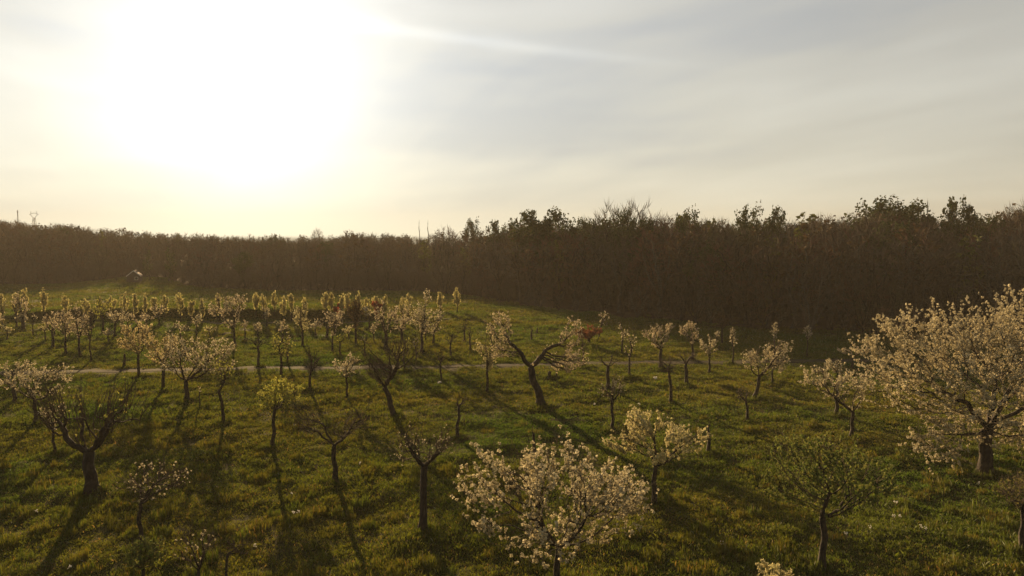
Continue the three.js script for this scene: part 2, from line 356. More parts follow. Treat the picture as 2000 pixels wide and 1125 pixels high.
// ---------------------------------------------------------------- the orchard
// kind: [tint, share of thin wood in bloom or leaf, puffs per node, shoots, shoot length against the crown's height, patchiness]
const KIND = {
  blossom: ['white', 0.62, 2, 2.6, 0.2, -0.35], pinkBlossom: ['pink', 0.62, 2, 2.6, 0.2, -0.35], cream: ['cream', 0.62, 2, 2.6, 0.22, -0.35], yellow: ['yellow', 0.8, 2, 2.2, 0.2, -0.6], gold: ['gold', 0.9, 2, 2.4, 0.16, -0.6],
  green: ['green', 0.75, 2, 2, 0.14, -0.5], sparse: ['white', 0.10, 1, 2.6, 0.24, 0], sparseYellow: ['yellow', 0.2, 1, 2.4, 0.24, 0], bare: [null, 0, 0, 3.4, 0.26, 0], column: ['catkin', 0.95, 2, 2.6, 0.2, -0.9], red: ['red', 0.9, 2, 2.2, 0.12, -0.9], rust: ['rust', 0.9, 2, 2.2, 0.12, -0.9],
};
const orchard = [];
// tree(name, kind, foot [x, y], fork [x, y], crown blobs [[x, y, half width, half height], ...], trunk width, label, more) with the photograph's pixels read off at the foot's distance
function tree(name, kind, foot, fork, crowns, width, label, more = {}) { orchard.push({ name, kind, foot, fork, crowns, width, label, ...more }); }

tree('blossom_tree', 'blossom', [1925, 930], [1922, 845], [[1900, 720, 205, 135], [1775, 745, 85, 85], [2020, 720, 110, 115], [1820, 850, 75, 70], [2010, 850, 80, 60], [1900, 830, 70, 50]], 28, 'huge blossom-laden tree at the right edge, by far the largest crown', { points: 1700, limbs: 9, shoots: 3, droop: true, dense: 2, share: 0.85 });
tree('blossom_tree', 'blossom', [1088, 1150], [1092, 1075], [[1085, 970, 180, 105], [965, 935, 85, 65], [1195, 1000, 80, 75], [1060, 1060, 90, 50]], 15, 'wide blossoming tree cut by the lower edge of the picture, in the middle', { points: 950, limbs: 8, shoots: 2.8, share: 0.55, patchy: -0.3, length: 0.24 });
tree('blossom_tree', 'cream', [1277, 990], [1279, 915], [[1285, 860, 88, 55], [1250, 835, 40, 40], [1350, 860, 36, 35]], 11, 'cream blossoming tree behind the wide foreground blossom tree, slim straight trunk', { points: 520, limbs: 6, shoots: 2.6 });
tree('green_leafed_tree', 'green', [1604, 1112], [1602, 1015], [[1600, 925, 140, 85], [1700, 950, 60, 40]], 15, 'broad tree in fresh green leaf in the right foreground', { points: 850, limbs: 8, share: 0.85, dense: 1.5 });
tree('pollard_tree', 'sparseYellow', [180, 965], [178, 890], [[175, 815, 85, 50], [115, 815, 40, 50], [245, 815, 50, 30]], 26, 'old pollard with very thick dark trunk and nearly bare crown, left foreground', { points: 150, limbs: 5, share: 0.05, knobbly: true, length: 0.6, shootRise: 2.8, shoots: 2.4, tip: 0.011 });
tree('small_tree', 'sparse', [277, 1070], [278, 985], [[310, 945, 80, 38]], 9, 'low spreading thinly flowered tree right of the old pollard', { points: 330, limbs: 6, share: 0.09 });
tree('bare_tree', 'bare', [655, 942], [655, 873], [[652, 825, 80, 42], [600, 820, 40, 30], [705, 815, 35, 30]], 11, 'bare tree with a wide candelabra of crooked limbs, centre left foreground', { points: 330, limbs: 6 });
tree('bare_tree', 'sparse', [825, 1040], [830, 915], [[835, 868, 62, 45], [790, 895, 35, 25]], 17, 'tall dark trunk with a small ragged crown left of the wide foreground blossom tree', { points: 280, limbs: 6, share: 0.05 });
tree('leaning_tree', 'pinkBlossom', [1055, 795], [1037, 722], [[980, 652, 34, 44], [985, 690, 36, 20], [1114, 668, 36, 46], [1108, 712, 40, 28]], 17, 'old leaning tree with a long bare slanting trunk and two separate blossom clumps', { points: 560, limbs: 2, shoots: 2.6 });
tree('blossom_tree', 'blossom', [365, 786], [365, 747], [[380, 695, 80, 48], [435, 700, 34, 35]], 10, 'large round pale blossom tree just below the gravel path on the left', { points: 620, limbs: 7 });
tree('golden_tree', 'gold', [319, 762], [319, 718], [[318, 685, 36, 36]], 7, 'golden leafed tree half hidden behind the large pale blossom tree on the left', { points: 220, limbs: 5 });
tree('golden_tree', 'gold', [271, 738], [271, 695], [[268, 660, 38, 34]], 6, 'golden leafed tree beside the path, left of the round pale blossom tree', { points: 240, limbs: 5 });
tree('blossom_tree', 'blossom', [70, 830], [68, 785], [[95, 748, 62, 36], [40, 745, 45, 30]], 8, 'blossom tree at the left edge with a low wide crown above the old pollard', { points: 430, limbs: 6 });
tree('blossom_tree', 'blossom', [29, 790], [29, 755], [[20, 730, 45, 28]], 8, 'blossom tree cut by the left edge behind another low blossom tree', { points: 240, limbs: 5 });
tree('young_tree', 'sparse', [109, 888], [108, 848], [[105, 810, 26, 34]], 6, 'slim thinly leafed young tree standing just behind the old pollard', { points: 110, limbs: 4, share: 0.35 });
tree('yellow_leafed_tree', 'yellow', [532, 873], [540, 803], [[548, 768, 48, 34]], 8, 'yellow green leafed tree with a slim slightly leaning trunk, centre left', { points: 330, limbs: 6 });
tree('young_tree', 'sparseYellow', [437, 827], [430, 766], [[438, 735, 26, 30]], 7, 'thin leaning young tree with few yellow leaves right of the round pale blossom tree', { points: 90, limbs: 3 });
tree('bare_tree', 'bare', [768, 815], [752, 760], [[755, 705, 62, 52], [800, 700, 28, 34]], 12, 'bare tree with a stout leaning trunk and fan of twigs below the path, picture centre', { points: 420, limbs: 6, shoots: 3 });
tree('blossom_tree', 'blossom', [678, 780], [677, 742], [[675, 715, 32, 24]], 5, 'small white blossom tree left of the bare fan-shaped tree below the path', { points: 150, limbs: 4, share: 0.6 });
tree('young_tree', 'bare', [605, 762], [606, 735], [[612, 708, 22, 28]], 6, 'small bare young tree standing at the near edge of the path', { points: 60, limbs: 3 });
tree('young_tree', 'bare', [893, 857], [897, 795], [[898, 785, 20, 14]], 7, 'bare young tree with slender dark trunk and tiny crown, left of the leaning tree', { points: 40, limbs: 3 });
tree('blossom_tree', 'cream', [951, 770], [951, 730], [[948, 695, 28, 34], [955, 660, 14, 22]], 6, 'slim white blossoming tree just left of the old leaning tree', { points: 210, limbs: 4 });
tree('dead_young_tree', 'bare', [1043, 910], [1042, 850], [[1043, 838, 12, 20]], 7, 'dead young tree with twig-like top behind the wide foreground blossom tree', { points: 16, limbs: 2, shoots: 1 });
tree('small_tree', 'sparse', [1195, 842], [1195, 785], [[1193, 762, 32, 30]], 7, 'slim thinly flowered tree right of the old leaning tree', { points: 140, limbs: 5, share: 0.22 });
tree('pollard_tree', 'bare', [1187, 762], [1187, 718], [[1188, 702, 27, 14]], 8, 'small bare pollard with a flat candelabra head in front of the path', { points: 70, limbs: 6, shoots: 1.4 });
tree('young_tree', 'sparse', [1229, 737], [1229, 700], [[1228, 672, 18, 26]], 5, 'slim young tree beside the path with thin upright twigs, right of the flat-headed pollard', { points: 60, limbs: 3, share: 0.2 });
tree('young_tree', 'bare', [1310, 790], [1306, 735], [[1303, 712, 20, 18]], 7, 'bare young tree with a dark tapering trunk above the cream blossom tree', { points: 60, limbs: 4 });
tree('pollard_tree', 'bare', [1340, 754], [1339, 716], [[1341, 700, 24, 14]], 8, 'bare stub-headed tree with a thick short trunk just below the path, right of centre', { points: 90, limbs: 5, shoots: 1.6 });
tree('blossom_tree', 'blossom', [1385, 730], [1385, 700], [[1385, 668, 24, 28]], 5, 'small white blossom tree before the dark wood, rightmost of three in a row', { points: 120, limbs: 4, share: 0.6 });
tree('blossom_tree', 'pinkBlossom', [1290, 722], [1291, 685], [[1287, 655, 34, 30]], 8, 'pinkish blossom tree before the dark wood, leftmost of three in a row', { points: 240, limbs: 5, share: 0.6, patchy: -0.2 });
tree('blossom_tree', 'pinkBlossom', [1353, 706], [1352, 680], [[1345, 650, 22, 20]], 6, 'pinkish blossom tree before the dark wood, middle of three in a row', { points: 110, limbs: 4, share: 0.6, patchy: -0.2 });
tree('blossom_tree', 'blossom', [1473, 781], [1482, 738], [[1502, 700, 42, 38], [1465, 710, 20, 20]], 8, 'medium blossom tree with a leaning trunk standing alone left of the huge blossom tree', { points: 330, limbs: 5, shoots: 2.8 });
tree('young_tree', 'bare', [1508, 752], [1508, 722], [[1508, 705, 12, 14]], 4, 'slim dark stem behind the lone medium blossom tree', { points: 30, limbs: 2 });
tree('young_tree', 'bare', [1460, 824], [1455, 785], [[1448, 770, 18, 14]], 6, 'bare leaning young tree in front of the lone medium blossom tree', { points: 36, limbs: 3 });
tree('dead_young_tree', 'bare', [1383, 886], [1382, 845], [[1382, 830, 6, 10]], 8, 'dead upright stem beside the right side of the cream blossom tree', { points: 8, limbs: 1, shoots: 1 });
tree('blossom_tree', 'blossom', [1662, 858], [1663, 808], [[1640, 745, 72, 44], [1595, 760, 36, 34]], 8, 'vase-shaped blossom tree touching the left side of the huge blossom tree', { points: 420, limbs: 5 });
tree('blossom_tree', 'blossom', [1633, 813], [1633, 770], [[1625, 730, 40, 28]], 8, 'blossom tree half hidden behind the vase-shaped blossom tree', { points: 180, limbs: 4 });
tree('blossom_tree', 'pinkBlossom', [1665, 722], [1665, 700], [[1665, 684, 36, 14]], 5, 'dim low blossom tree beyond the path left of the huge blossom tree', { points: 110, limbs: 4, share: 0.5 });
tree('young_tree', 'sparse', [1431, 712], [1431, 680], [[1430, 658, 10, 20]], 4, 'dim pale young tree beyond the path, left of the lone medium blossom tree', { points: 40, limbs: 2, share: 0.5 });
tree('young_tree', 'sparse', [1512, 700], [1512, 668], [[1512, 648, 10, 18]], 3, 'dim slender young tree at the foot of the dark wood above the lone blossom tree', { points: 36, limbs: 2, share: 0.5 });
tree('young_tree', 'sparse', [1576, 698], [1576, 665], [[1576, 648, 12, 14]], 3, 'dim slender young tree at the foot of the dark wood, rightmost', { points: 40, limbs: 2, share: 0.5 });
tree('small_tree', 'sparse', [1996, 1078], [1994, 1000], [[1985, 965, 60, 45]], 12, 'thin-leafed tree cut by the right edge below the huge blossom tree', { points: 260, limbs: 5, share: 0.3, tint: 'ochre' });
tree('blossom_tree', 'cream', [1505, 1345], [1508, 1225], [[1500, 1165, 70, 55], [1590, 1170, 40, 45]], 12, 'treetop just peeping over the lower edge on the right', { points: 260, limbs: 5, share: 0.5 });
tree('small_tree', 'sparse', [282, 1165], [282, 1115], [[285, 1085, 44, 34]], 8, 'dark low leafy bush-like tree at the lower edge on the left', { points: 240, limbs: 5, share: 0.6, tint: 'green' });
tree('small_tree', 'sparse', [388, 1190], [388, 1120], [[385, 1075, 48, 48]], 8, 'thin tree with scattered blossoms cut by the lower edge, left', { points: 200, limbs: 4, share: 0.07 });
tree('young_tree', 'bare', [438, 1160], [446, 1085], [[465, 1075, 34, 22]], 6, 'bare crooked young tree cut by the lower edge, left of centre', { points: 60, limbs: 3 });
// beyond the path, left
tree('brown_tree', 'pinkBlossom', [46, 647], [46, 620], [[46, 598, 24, 28]], 7, 'brownish tree near the left edge beyond the path, in front of the columnar row', { points: 160, limbs: 5, share: 0.4 });
tree('young_tree', 'bare', [33, 640], [33, 620], [[32, 602, 12, 18]], 4, 'thin tree just left of the brownish tree near the left edge', { points: 40, limbs: 3 });
tree('young_tree', 'sparse', [65, 657], [66, 630], [[68, 622, 8, 14]], 3, 'very thin young tree right of the brownish tree near the left edge', { points: 20, limbs: 2 });
tree('blossom_tree', 'pinkBlossom', [103, 680], [103, 650], [[105, 630, 24, 22]], 6, 'pinkish blossom tree beyond the path on the left, leftmost of three close together', { points: 170, limbs: 5, share: 0.6 });
tree('blossom_tree', 'pinkBlossom', [129, 693], [129, 660], [[130, 630, 27, 32]], 6, 'pinkish brown blossom tree beyond the path on the left, middle of three', { points: 230, limbs: 5, share: 0.45 });
tree('blossom_tree', 'pinkBlossom', [157, 699], [156, 662], [[160, 630, 27, 34]], 6, 'pinkish brown blossom tree beyond the path on the left, rightmost of three', { points: 230, limbs: 5, share: 0.45 });
tree('young_tree', 'bare', [178, 710], [178, 665], [[178, 645, 16, 26]], 4, 'tall slim young tree near the path right of three pinkish trees', { points: 60, limbs: 3 });
tree('small_tree', 'sparseYellow', [201, 652], [201, 622], [[200, 605, 20, 24]], 5, 'slim brown tree beyond the path in front of the pale meadow', { points: 120, limbs: 4, share: 0.4 });
tree('blossom_tree', 'blossom', [224, 661], [226, 632], [[232, 615, 24, 18]], 5, 'small white blossom tree with a slanting trunk in front of the pale meadow', { points: 150, limbs: 4 });
tree('young_tree', 'sparse', [249, 655], [250, 635], [[250, 622, 8, 14]], 3, 'thin young tree right of the small white slanting blossom tree', { points: 24, limbs: 2 });
tree('dead_young_tree', 'bare', [243, 719], [243, 700], [[243, 693, 5, 6]], 6, 'short dark dead stem at the far edge of the path, left', { points: 6, limbs: 1, shoots: 1 });
tree('blossom_tree', 'pinkBlossom', [460, 678], [458, 645], [[448, 605, 44, 34]], 5, 'big round rosy blossom tree beyond the path in front of the dark bank', { points: 420, limbs: 6 });
tree('young_tree', 'sparse', [391, 797], [391, 765], [[391, 760, 6, 12]], 3, 'thin bare stick right of the round pale blossom tree trunk', { points: 8, limbs: 1, shoots: 1 });
tree('bare_tree', 'bare', [505, 718], [505, 680], [[507, 665, 30, 17]], 6, 'bare flat-topped young tree at the far edge of the path, left of centre', { points: 80, limbs: 5, shoots: 1.5 });
tree('yellow_leafed_tree', 'sparseYellow', [549, 736], [550, 700], [[552, 675, 24, 28]], 6, 'slim thinly leafed yellow tree standing on the path edge above the yellow leafed tree', { points: 130, limbs: 4, share: 0.35 });
tree('young_tree', 'sparse', [561, 709], [561, 680], [[562, 665, 16, 16]], 4, 'slender young tree right behind the thin yellow tree on the path', { points: 40, limbs: 3 });
tree('blossom_tree', 'cream', [550, 650], [551, 640], [[542, 632, 18, 8]], 5, 'tiny low cream tree at the foot of the dark bank', { points: 60, limbs: 3 });
tree('blossom_tree', 'cream', [591, 678], [591, 650], [[592, 622, 22, 28]], 5, 'upright cream blossom tree beyond the path in front of the dark bank', { points: 190, limbs: 4, shoots: 2.6 });
tree('pollard_tree', 'sparse', [639, 663], [639, 645], [[645, 628, 30, 18]], 6, 'vase-shaped bare tree beyond the path below the red shrubs', { points: 150, limbs: 5 });
tree('blossom_tree', 'pinkBlossom', [649, 688], [650, 660], [[655, 625, 22, 26]], 4, 'loose rosy blossom tree beyond the path right of the vase-shaped bare tree', { points: 150, limbs: 4, share: 0.5 });
tree('young_tree', 'sparseYellow', [665, 697], [665, 670], [[668, 662, 16, 10]], 4, 'small dark-stemmed young tree near the path below the red shrubs', { points: 40, limbs: 3 });
tree('dark_tree', 'sparse', [695, 673], [695, 645], [[694, 615, 17, 26]], 5, 'dark narrow dense crown between the two red shrubs', { points: 260, limbs: 5, share: 0.5, tint: 'dead' });
tree('young_tree', 'sparse', [712, 697], [712, 670], [[712, 662, 10, 10]], 3, 'thin young stem right of the dark narrow crown', { points: 20, limbs: 2 });
tree('brown_tree', 'pinkBlossom', [754, 682], [754, 655], [[755, 622, 34, 34]], 8, 'stout brown tree with blossoming top left of the big pale blossom tree beyond the path', { points: 300, limbs: 6, share: 0.3 });
tree('blossom_tree', 'pinkBlossom', [785, 667], [784, 645], [[785, 622, 22, 26]], 5, 'rosy blossom tree squeezed between the stout brown tree and the big pale one', { points: 150, limbs: 4 });
tree('blossom_tree', 'blossom', [824, 691], [824, 660], [[830, 618, 42, 42], [835, 590, 16, 20]], 7, 'big pale blossom tree beyond the path, tallest there right of centre', { points: 420, limbs: 6, shoots: 2.8 });
tree('blossom_tree', 'cream', [847, 674], [847, 655], [[850, 640, 16, 14]], 5, 'small blossom tree tucked behind the big pale one beyond the path', { points: 70, limbs: 3 });
tree('young_tree', 'bare', [880, 699], [880, 672], [[881, 662, 14, 12]], 4, 'bare young tree right of the big pale blossom tree beyond the path', { points: 30, limbs: 3 });
tree('young_tree', 'sparse', [812, 708], [812, 680], [[812, 668, 10, 14]], 3, 'bare young stem right below the big pale blossom tree', { points: 20, limbs: 2 });
tree('young_tree', 'bare', [862, 746], [861, 710], [[861, 695, 14, 18]], 4, 'thin bare young tree on the near side of the path, left of the leaning tree', { points: 36, limbs: 3 });
tree('small_tree', 'sparseYellow', [790, 725], [789, 695], [[790, 682, 22, 20]], 4, 'small yellowish tree on the path behind the bare fan-shaped tree', { points: 110, limbs: 4, share: 0.4 });
tree('young_tree', 'bare', [918, 686], [918, 660], [[918, 650, 10, 14]], 4, 'bare young stem on the lit grass, second right of the big pale blossom tree', { points: 24, limbs: 2 });
tree('young_tree', 'bare', [907, 668], [907, 650], [[907, 642, 8, 10]], 4, 'short bare young stem farther off on the lit grass left of the leaning tree', { points: 20, limbs: 2 });
tree('dead_young_tree', 'bare', [1038, 667], [1038, 650], [[1038, 644, 5, 6]], 4, 'small dark stem on the lit grass behind the leaning tree, left one', { points: 8, limbs: 1, shoots: 1 });
tree('dead_young_tree', 'bare', [1049, 654], [1049, 645], [[1049, 640, 4, 5]], 4, 'small dark stem near the dark wood behind the leaning tree, farther one', { points: 8, limbs: 1, shoots: 1 });
tree('dead_young_tree', 'bare', [1062, 706], [1061, 692], [[1061, 686, 6, 6]], 6, 'short dark stump-like stem at the far path edge behind the leaning tree', { points: 8, limbs: 1, shoots: 1 });
tree('dead_young_tree', 'bare', [1073, 742], [1073, 730], [[1073, 727, 4, 3]], 8, 'short dark stump right of the leaning tree trunk', { points: 6, limbs: 1, shoots: 0 });
tree('young_tree', 'bare', [1086, 740], [1086, 715], [[1086, 706, 5, 12]], 3, 'thin bare stick right of the leaning tree trunk', { points: 10, limbs: 1, shoots: 1 });
tree('young_tree', 'bare', [1139, 719], [1139, 690], [[1139, 675, 10, 14]], 4, 'slim dark stem at the path under the right blossom clump of the leaning tree', { points: 24, limbs: 2 });
tree('red_leafed_shrub', 'rust', [1150, 672], [1150, 664], [[1151, 650, 25, 16]], 6, 'round rust-red shrub in front of the dark wood', { points: 260, limbs: 6, category: 'shrub' });
tree('red_leafed_shrub', 'red', [663, 632], [663, 618], [[663, 604, 12, 9]], 4, 'bright red shrub among the columnar trees, left one', { points: 110, limbs: 5, category: 'shrub' });
tree('red_leafed_shrub', 'red', [736, 628], [736, 614], [[737, 600, 17, 8]], 4, 'bright red shrub among the columnar trees, right one', { points: 120, limbs: 5, category: 'shrub' });
tree('small_tree', 'sparse', [1215, 690], [1215, 668], [[1217, 648, 16, 18]], 4, 'dim thinly flowered tree right of the rust-red shrub', { points: 80, limbs: 3, share: 0.4 });
tree('small_tree', 'sparse', [1170, 665], [1172, 645], [[1178, 625, 16, 16]], 4, 'dim thin tree behind the rust-red shrub at the wood', { points: 60, limbs: 3, share: 0.3 });
tree('small_tree', 'pinkBlossom', [1410, 672], [1410, 645], [[1410, 626, 22, 16]], 4, 'dim mauve crown at the foot of the dark wood, right of centre', { points: 140, limbs: 4, share: 0.5, tint: 'dead' });
const COLUMNS = [[-60, 570], [-25, 566], [5, 566], [33, 570], [50, 568], [87, 566], [127, 570], [170, 574], [196, 572], [218, 574], [243, 572], [264, 573], [285, 572], [303, 574], [322, 573], [353, 570], [372, 578], [396, 576], [428, 572], [500, 573], [515, 576], [536, 566], [555, 577], [570, 572], [595, 576], [637, 571], [647, 573], [668, 571], [680, 574], [700, 572], [715, 574], [733, 568], [750, 572], [787, 573], [797, 575], [860, 572], [893, 562]];
for (const [x, top] of COLUMNS) { const r = randoms(x * 7 + 1000); r(); const base = 614 + r() * 20 - (x > 850 ? 8 : 0), h = (base - top) * (0.82 + 0.28 * r()); tree('columnar_tree', 'column', [x, base], [x + (r() - 0.5) * 2, base - h * 0.22], [[x + (r() - 0.5) * 3, base - h * 0.60, (8 + r() * 5), h * (0.36 + 0.08 * r())]], 2.6, `slim pale columnar young tree behind the dark bank, ${x < 110 ? 'at its left end' : x < 260 ? 'below the small house' : x < 420 ? 'left of the big round rosy tree' : x < 620 ? 'right of the big round rosy tree' : x < 760 ? 'near the red shrubs' : 'at its right end'}`, { points: 70, limbs: 0, rise: 0.8, shootRise: 3, group: `columnar trees behind the bank, stretch ${x < 110 ? 'one' : x < 260 ? 'two' : x < 420 ? 'three' : x < 620 ? 'four' : x < 760 ? 'five' : 'six'}` }); }

{ // small pale trees of the far rows, too alike to tell apart
  const r = randoms(616), spots = [];
  for (let k = 0; k < 30; k++) { const x = -20 + 900 * ((k + r() * 0.8) / 30), y = 636 + r() * 34; spots.push([x, y]); }
  for (const [x, y] of spots) { const h = 26 + 22 * r(), w = 9 + 9 * r(); tree('pale_young_tree', ['cream', 'blossom', 'sparse', 'pinkBlossom'][Math.floor(r() * 4)], [x, y], [x + (r() - 0.5) * 4, y - h * 0.42], [[x + (r() - 0.5) * 4, y - h * 0.7, w, h * 0.3]], 3, `small pale young tree in front of the bank, ${x < 200 ? 'near the three pinkish trees' : x < 400 ? 'above the golden trees' : x < 600 ? 'around the big round rosy tree' : 'around the stout brown tree'}`, { points: 70, limbs: 3, share: 0.5, group: `small pale far trees, stretch ${x < 200 ? 'one' : x < 400 ? 'two' : x < 600 ? 'three' : 'four'}` }); }
}
for (const t of orchard) {
  t.at = onLand(...t.foot);
  t.s = scaleAt(t.at);
  if (t.kind !== 'column') mounds.push([t.at.x, t.at.z, Math.min(1.3, 0.35 + t.width * t.s * 2), Math.min(0.22, 0.05 + t.width * t.s * 0.25)]);
}
orchard.forEach((t, index) => {
  const rng = randoms(9173 + index * 311), s = t.s, far = s * F, [tintName, share, each, shoots, length, patchy] = KIND[t.kind];
  const local = (x, y, z = 0) => new THREE.Vector3((x - t.foot[0]) * s, (t.foot[1] - y) * s, z);
  t.at.y = ground(t.at.x, t.at.z);
  const top = local(...t.fork, (rng() - 0.5) * 0.2), n = Math.max(3, Math.round(top.length() / Math.max(0.22, far * 0.004))), trunk = [];
  for (let k = 0; k <= n; k++) { const f = k / n, w = Math.sin(f * Math.PI) * top.length() * 0.05; trunk.push(new THREE.Vector3(top.x * f ** 1.15 + w * noise(f * 3, index), top.y * f, top.z * f + w * noise(f * 3, index + 50))); }
  const blobs = t.crowns.map(([x, y, rx, ry], k) => ({ ...local(x, y, k ? (rng() - 0.5) * rx * s * 0.6 : 0), rx: rx * s, ry: ry * s, rz: (t.crowns.length > 1 && k === 0 || t.crowns.length === 1 ? 0.9 : 0.8) * rx * s }));
  for (const b of blobs) { b.rx = Math.max(0.12, b.rx - length * b.ry); b.rz = Math.max(0.12, b.rz - length * b.ry); b.y -= length * b.ry * 0.5; b.ry *= 1 - length * 0.6; }
  const lumps = [];
  for (const b of blobs) {
    if (t.limbs < 3 || t.points < 60) { lumps.push(b); continue; }
    const n = Math.round(5 + t.points / 90);
    for (let k = 0; k < n; k++) {
      const a = k * 2.4 + rng() * 1.2, v = rng() * 1.7 - 0.75, r = Math.sqrt(Math.max(0.05, 1 - v * v)) * (0.55 + 0.3 * rng()), f = (0.34 + 0.2 * rng()) * (n > 9 ? 0.85 : 1);
      lumps.push({ x: b.x + Math.cos(a) * r * b.rx, y: b.y + v * 0.74 * b.ry, z: b.z + Math.sin(a) * r * b.rz, rx: b.rx * f, ry: b.ry * f * (0.9 + 0.4 * rng()), rz: b.rz * f });
    }
  }
  const tall = Math.max(...blobs.map((b) => b.ry * 2)), size = Math.cbrt(blobs.reduce((v, b) => v + b.rx * b.ry * b.rz, 0));
  const points = Math.round(t.points * (far > 75 ? 0.75 : 1) * (/bare|sparse/.test(t.kind) ? 1.6 : 1)), step = Math.max(0.07, size * 1.25 / Math.cbrt(points) * 0.55);
  const sk = grow({ trunk, blobs: lumps, points, step, limbs: t.limbs, rng, shoots: t.shoots ?? shoots, shootLength: Math.max(0.22, tall * (t.length ?? length)), shootRise: t.droop ? 0.5 : t.shootRise ?? 1.2, rise: t.droop ? -0.02 : t.rise ?? 0.12, radius: Math.max(0.02, t.width * s * 0.38), tip: t.tip ?? Math.max(0.005, far * 0.00014), joints: far < 40 ? 3 : 2, wild: t.knobbly ? 0.42 : 0.3 });
  const { trunk: tr, limb, twigs } = wood(sk, { split: far < 62, thin: far < 62 ? 0.022 : 0.012, sides: far < 62 ? [10, 6, 4, 3] : [6, 4, 3, 3] });
  const o = thing(t.name, t.label, t.category ?? 'tree', t.at, t.group || undefined);
  part('trunk', tr.build(false, true), M.bark, o);
  for (const l of limb) part(far < 62 ? 'limb' : 'branches', l.build(false, true), M.bark, o);
  part('twigs', twigs.build(), M.twig, o, 'stuff');
  const tint = TINT[t.tint ?? tintName];
  if (tint) {
    const puff = Math.max(t.kind === 'green' || t.tint === 'green' || t.kind === 'sparse' ? 0.05 : 0.075, far * 0.00145), blooms = /lossom|cream|sparse$/.test(t.kind) && !/green|dead|gold/.test(t.tint ?? '');
    const d = dress(sk, { tint, size: puff, faces: far < 40 ? 6 : far < 70 ? 4 : 3, each: Math.round(each * (t.dense ?? 1)) || 1, share: t.share ?? share, from: Math.max(0.012, far * 0.0005), rng, long: blooms ? 1 : 1.5, patchy: t.patchy ?? patchy });
    part(blooms ? 'blossom' : 'foliage', d.build(true), blooms ? M.blossom : M.leaf, o, 'stuff');
  }
});

// ---------------------------------------------------------------- the ground
function lines(list) { const out = [list[0][0]]; for (const [to, step, ratio = 1] of list.slice(1)) { let s = step; while (out[out.length - 1] < to - 1e-6) { out.push(Math.min(to, out[out.length - 1] + s)); s *= ratio; } } return out; }
{
  const half = lines([[0], [46, 0.42], [650, 0.6, 1.13]]), xs = [...half.slice(1).map((v) => -v).reverse(), ...half], ds = lines([[-60], [0, 8], [16, 2], [66, 0.4], [125, 0.7], [700, 1.2, 1.09]]);
  const p = [], c = [], ix = [], green = [0.028, 0.032, 0.008], straw = [0.045, 0.036, 0.012], litter = [0.075, 0.048, 0.028];
  for (const d of ds) for (const x of xs) {
    p.push(x, ground(x, -d), -d);
    const a = clamp(0.5 + 0.9 * fbm(x / 6, d / 4, 4), 0, 1), w = d > 95 ? smoothstep(d - along(FOREST_EDGE, bearing(x, -d)) + 3 * noise(x / 4, d / 4), -3, 3) : 0;
    for (let k = 0; k < 3; k++) c.push(lerp(lerp(green[k], straw[k], a), litter[k], w) * (0.85 + 0.3 * Math.abs(noise(x * 2.7, d * 2.1))));
  }
  const n = xs.length;
  for (let r = 0; r + 1 < ds.length; r++) for (let q = 0; q + 1 < n; q++) { const a = r * n + q; ix.push(a, a + 1, a + n, a + 1, a + n + 1, a + n); }
  const g = new THREE.BufferGeometry();
  g.setAttribute('position', new THREE.Float32BufferAttribute(p, 3)); g.setAttribute('color', new THREE.Float32BufferAttribute(c, 3)); g.setIndex(ix); g.computeVertexNormals();
  const m = shade(new THREE.Mesh(g, new THREE.MeshPhysicalMaterial({ vertexColors: true, roughness: 1, specularIntensity: 0.15 })));
  m.name = 'ground'; m.userData = { kind: 'structure', label: 'rough grassy orchard ground running into the wood', category: 'ground' };
  scene.add(m);
}
function ribbon(name, table, x0, x1, wide, tone, lift, label) {
  const p = [], c = [], ix = [], across = 7;
  let k = 0;
  for (let x = x0; x <= x1; x += 0.45, k++) {
    const e0 = wide * 0.5 * (x < 5 ? 0.82 : 1) + 0.32 * noise(x * 0.7, 4) + 0.14 * noise(x * 2.9, 8), e1 = wide * 0.5 + 0.32 * noise(x * 0.6, 14) + 0.14 * noise(x * 3.1, 18), mid = along(table, x);
    for (let j = 0; j < across; j++) {
      const f = j / (across - 1), d = mid - e0 + f * (e0 + e1), edge = j === 0 || j === across - 1;
      p.push(x, ground(x, -d) + (edge ? -0.03 : lift), -d);
      const v = 0.8 + 0.4 * fbm(x * 0.9, d * 1.8, 3), grassy = clamp(0.9 * noise(x * 0.5, d * 3) + (Math.abs(f - 0.5) < 0.12 ? 0.25 : -0.1), 0, 0.8);
      c.push(lerp(tone[0], 0.07, grassy) * v, lerp(tone[1], 0.07, grassy) * v, lerp(tone[2], 0.025, grassy) * v);
      if (k && j) { const b = k * across + j; ix.push(b - across - 1, b - across, b - 1, b - across, b, b - 1); }
    }
  }
  const g = new THREE.BufferGeometry();
  g.setAttribute('position', new THREE.Float32BufferAttribute(p, 3)); g.setAttribute('color', new THREE.Float32BufferAttribute(c, 3)); g.setIndex(ix); g.computeVertexNormals();
  const m = shade(new THREE.Mesh(g, new THREE.MeshPhysicalMaterial({ vertexColors: true, roughness: 1, specularIntensity: 0.15 })));
  m.name = name; m.userData = { kind: 'structure', label, category: 'path' };
  scene.add(m);
}
ribbon('path', PATH, -110, 105, 2.5, [0.052, 0.041, 0.029], 0.04, 'pale worn gravel path crossing the orchard');
ribbon('track', TRACK, -78, -8, 0.9, [0.16, 0.13, 0.09], 0.06, 'thin pale track along the foot of the dark bank');

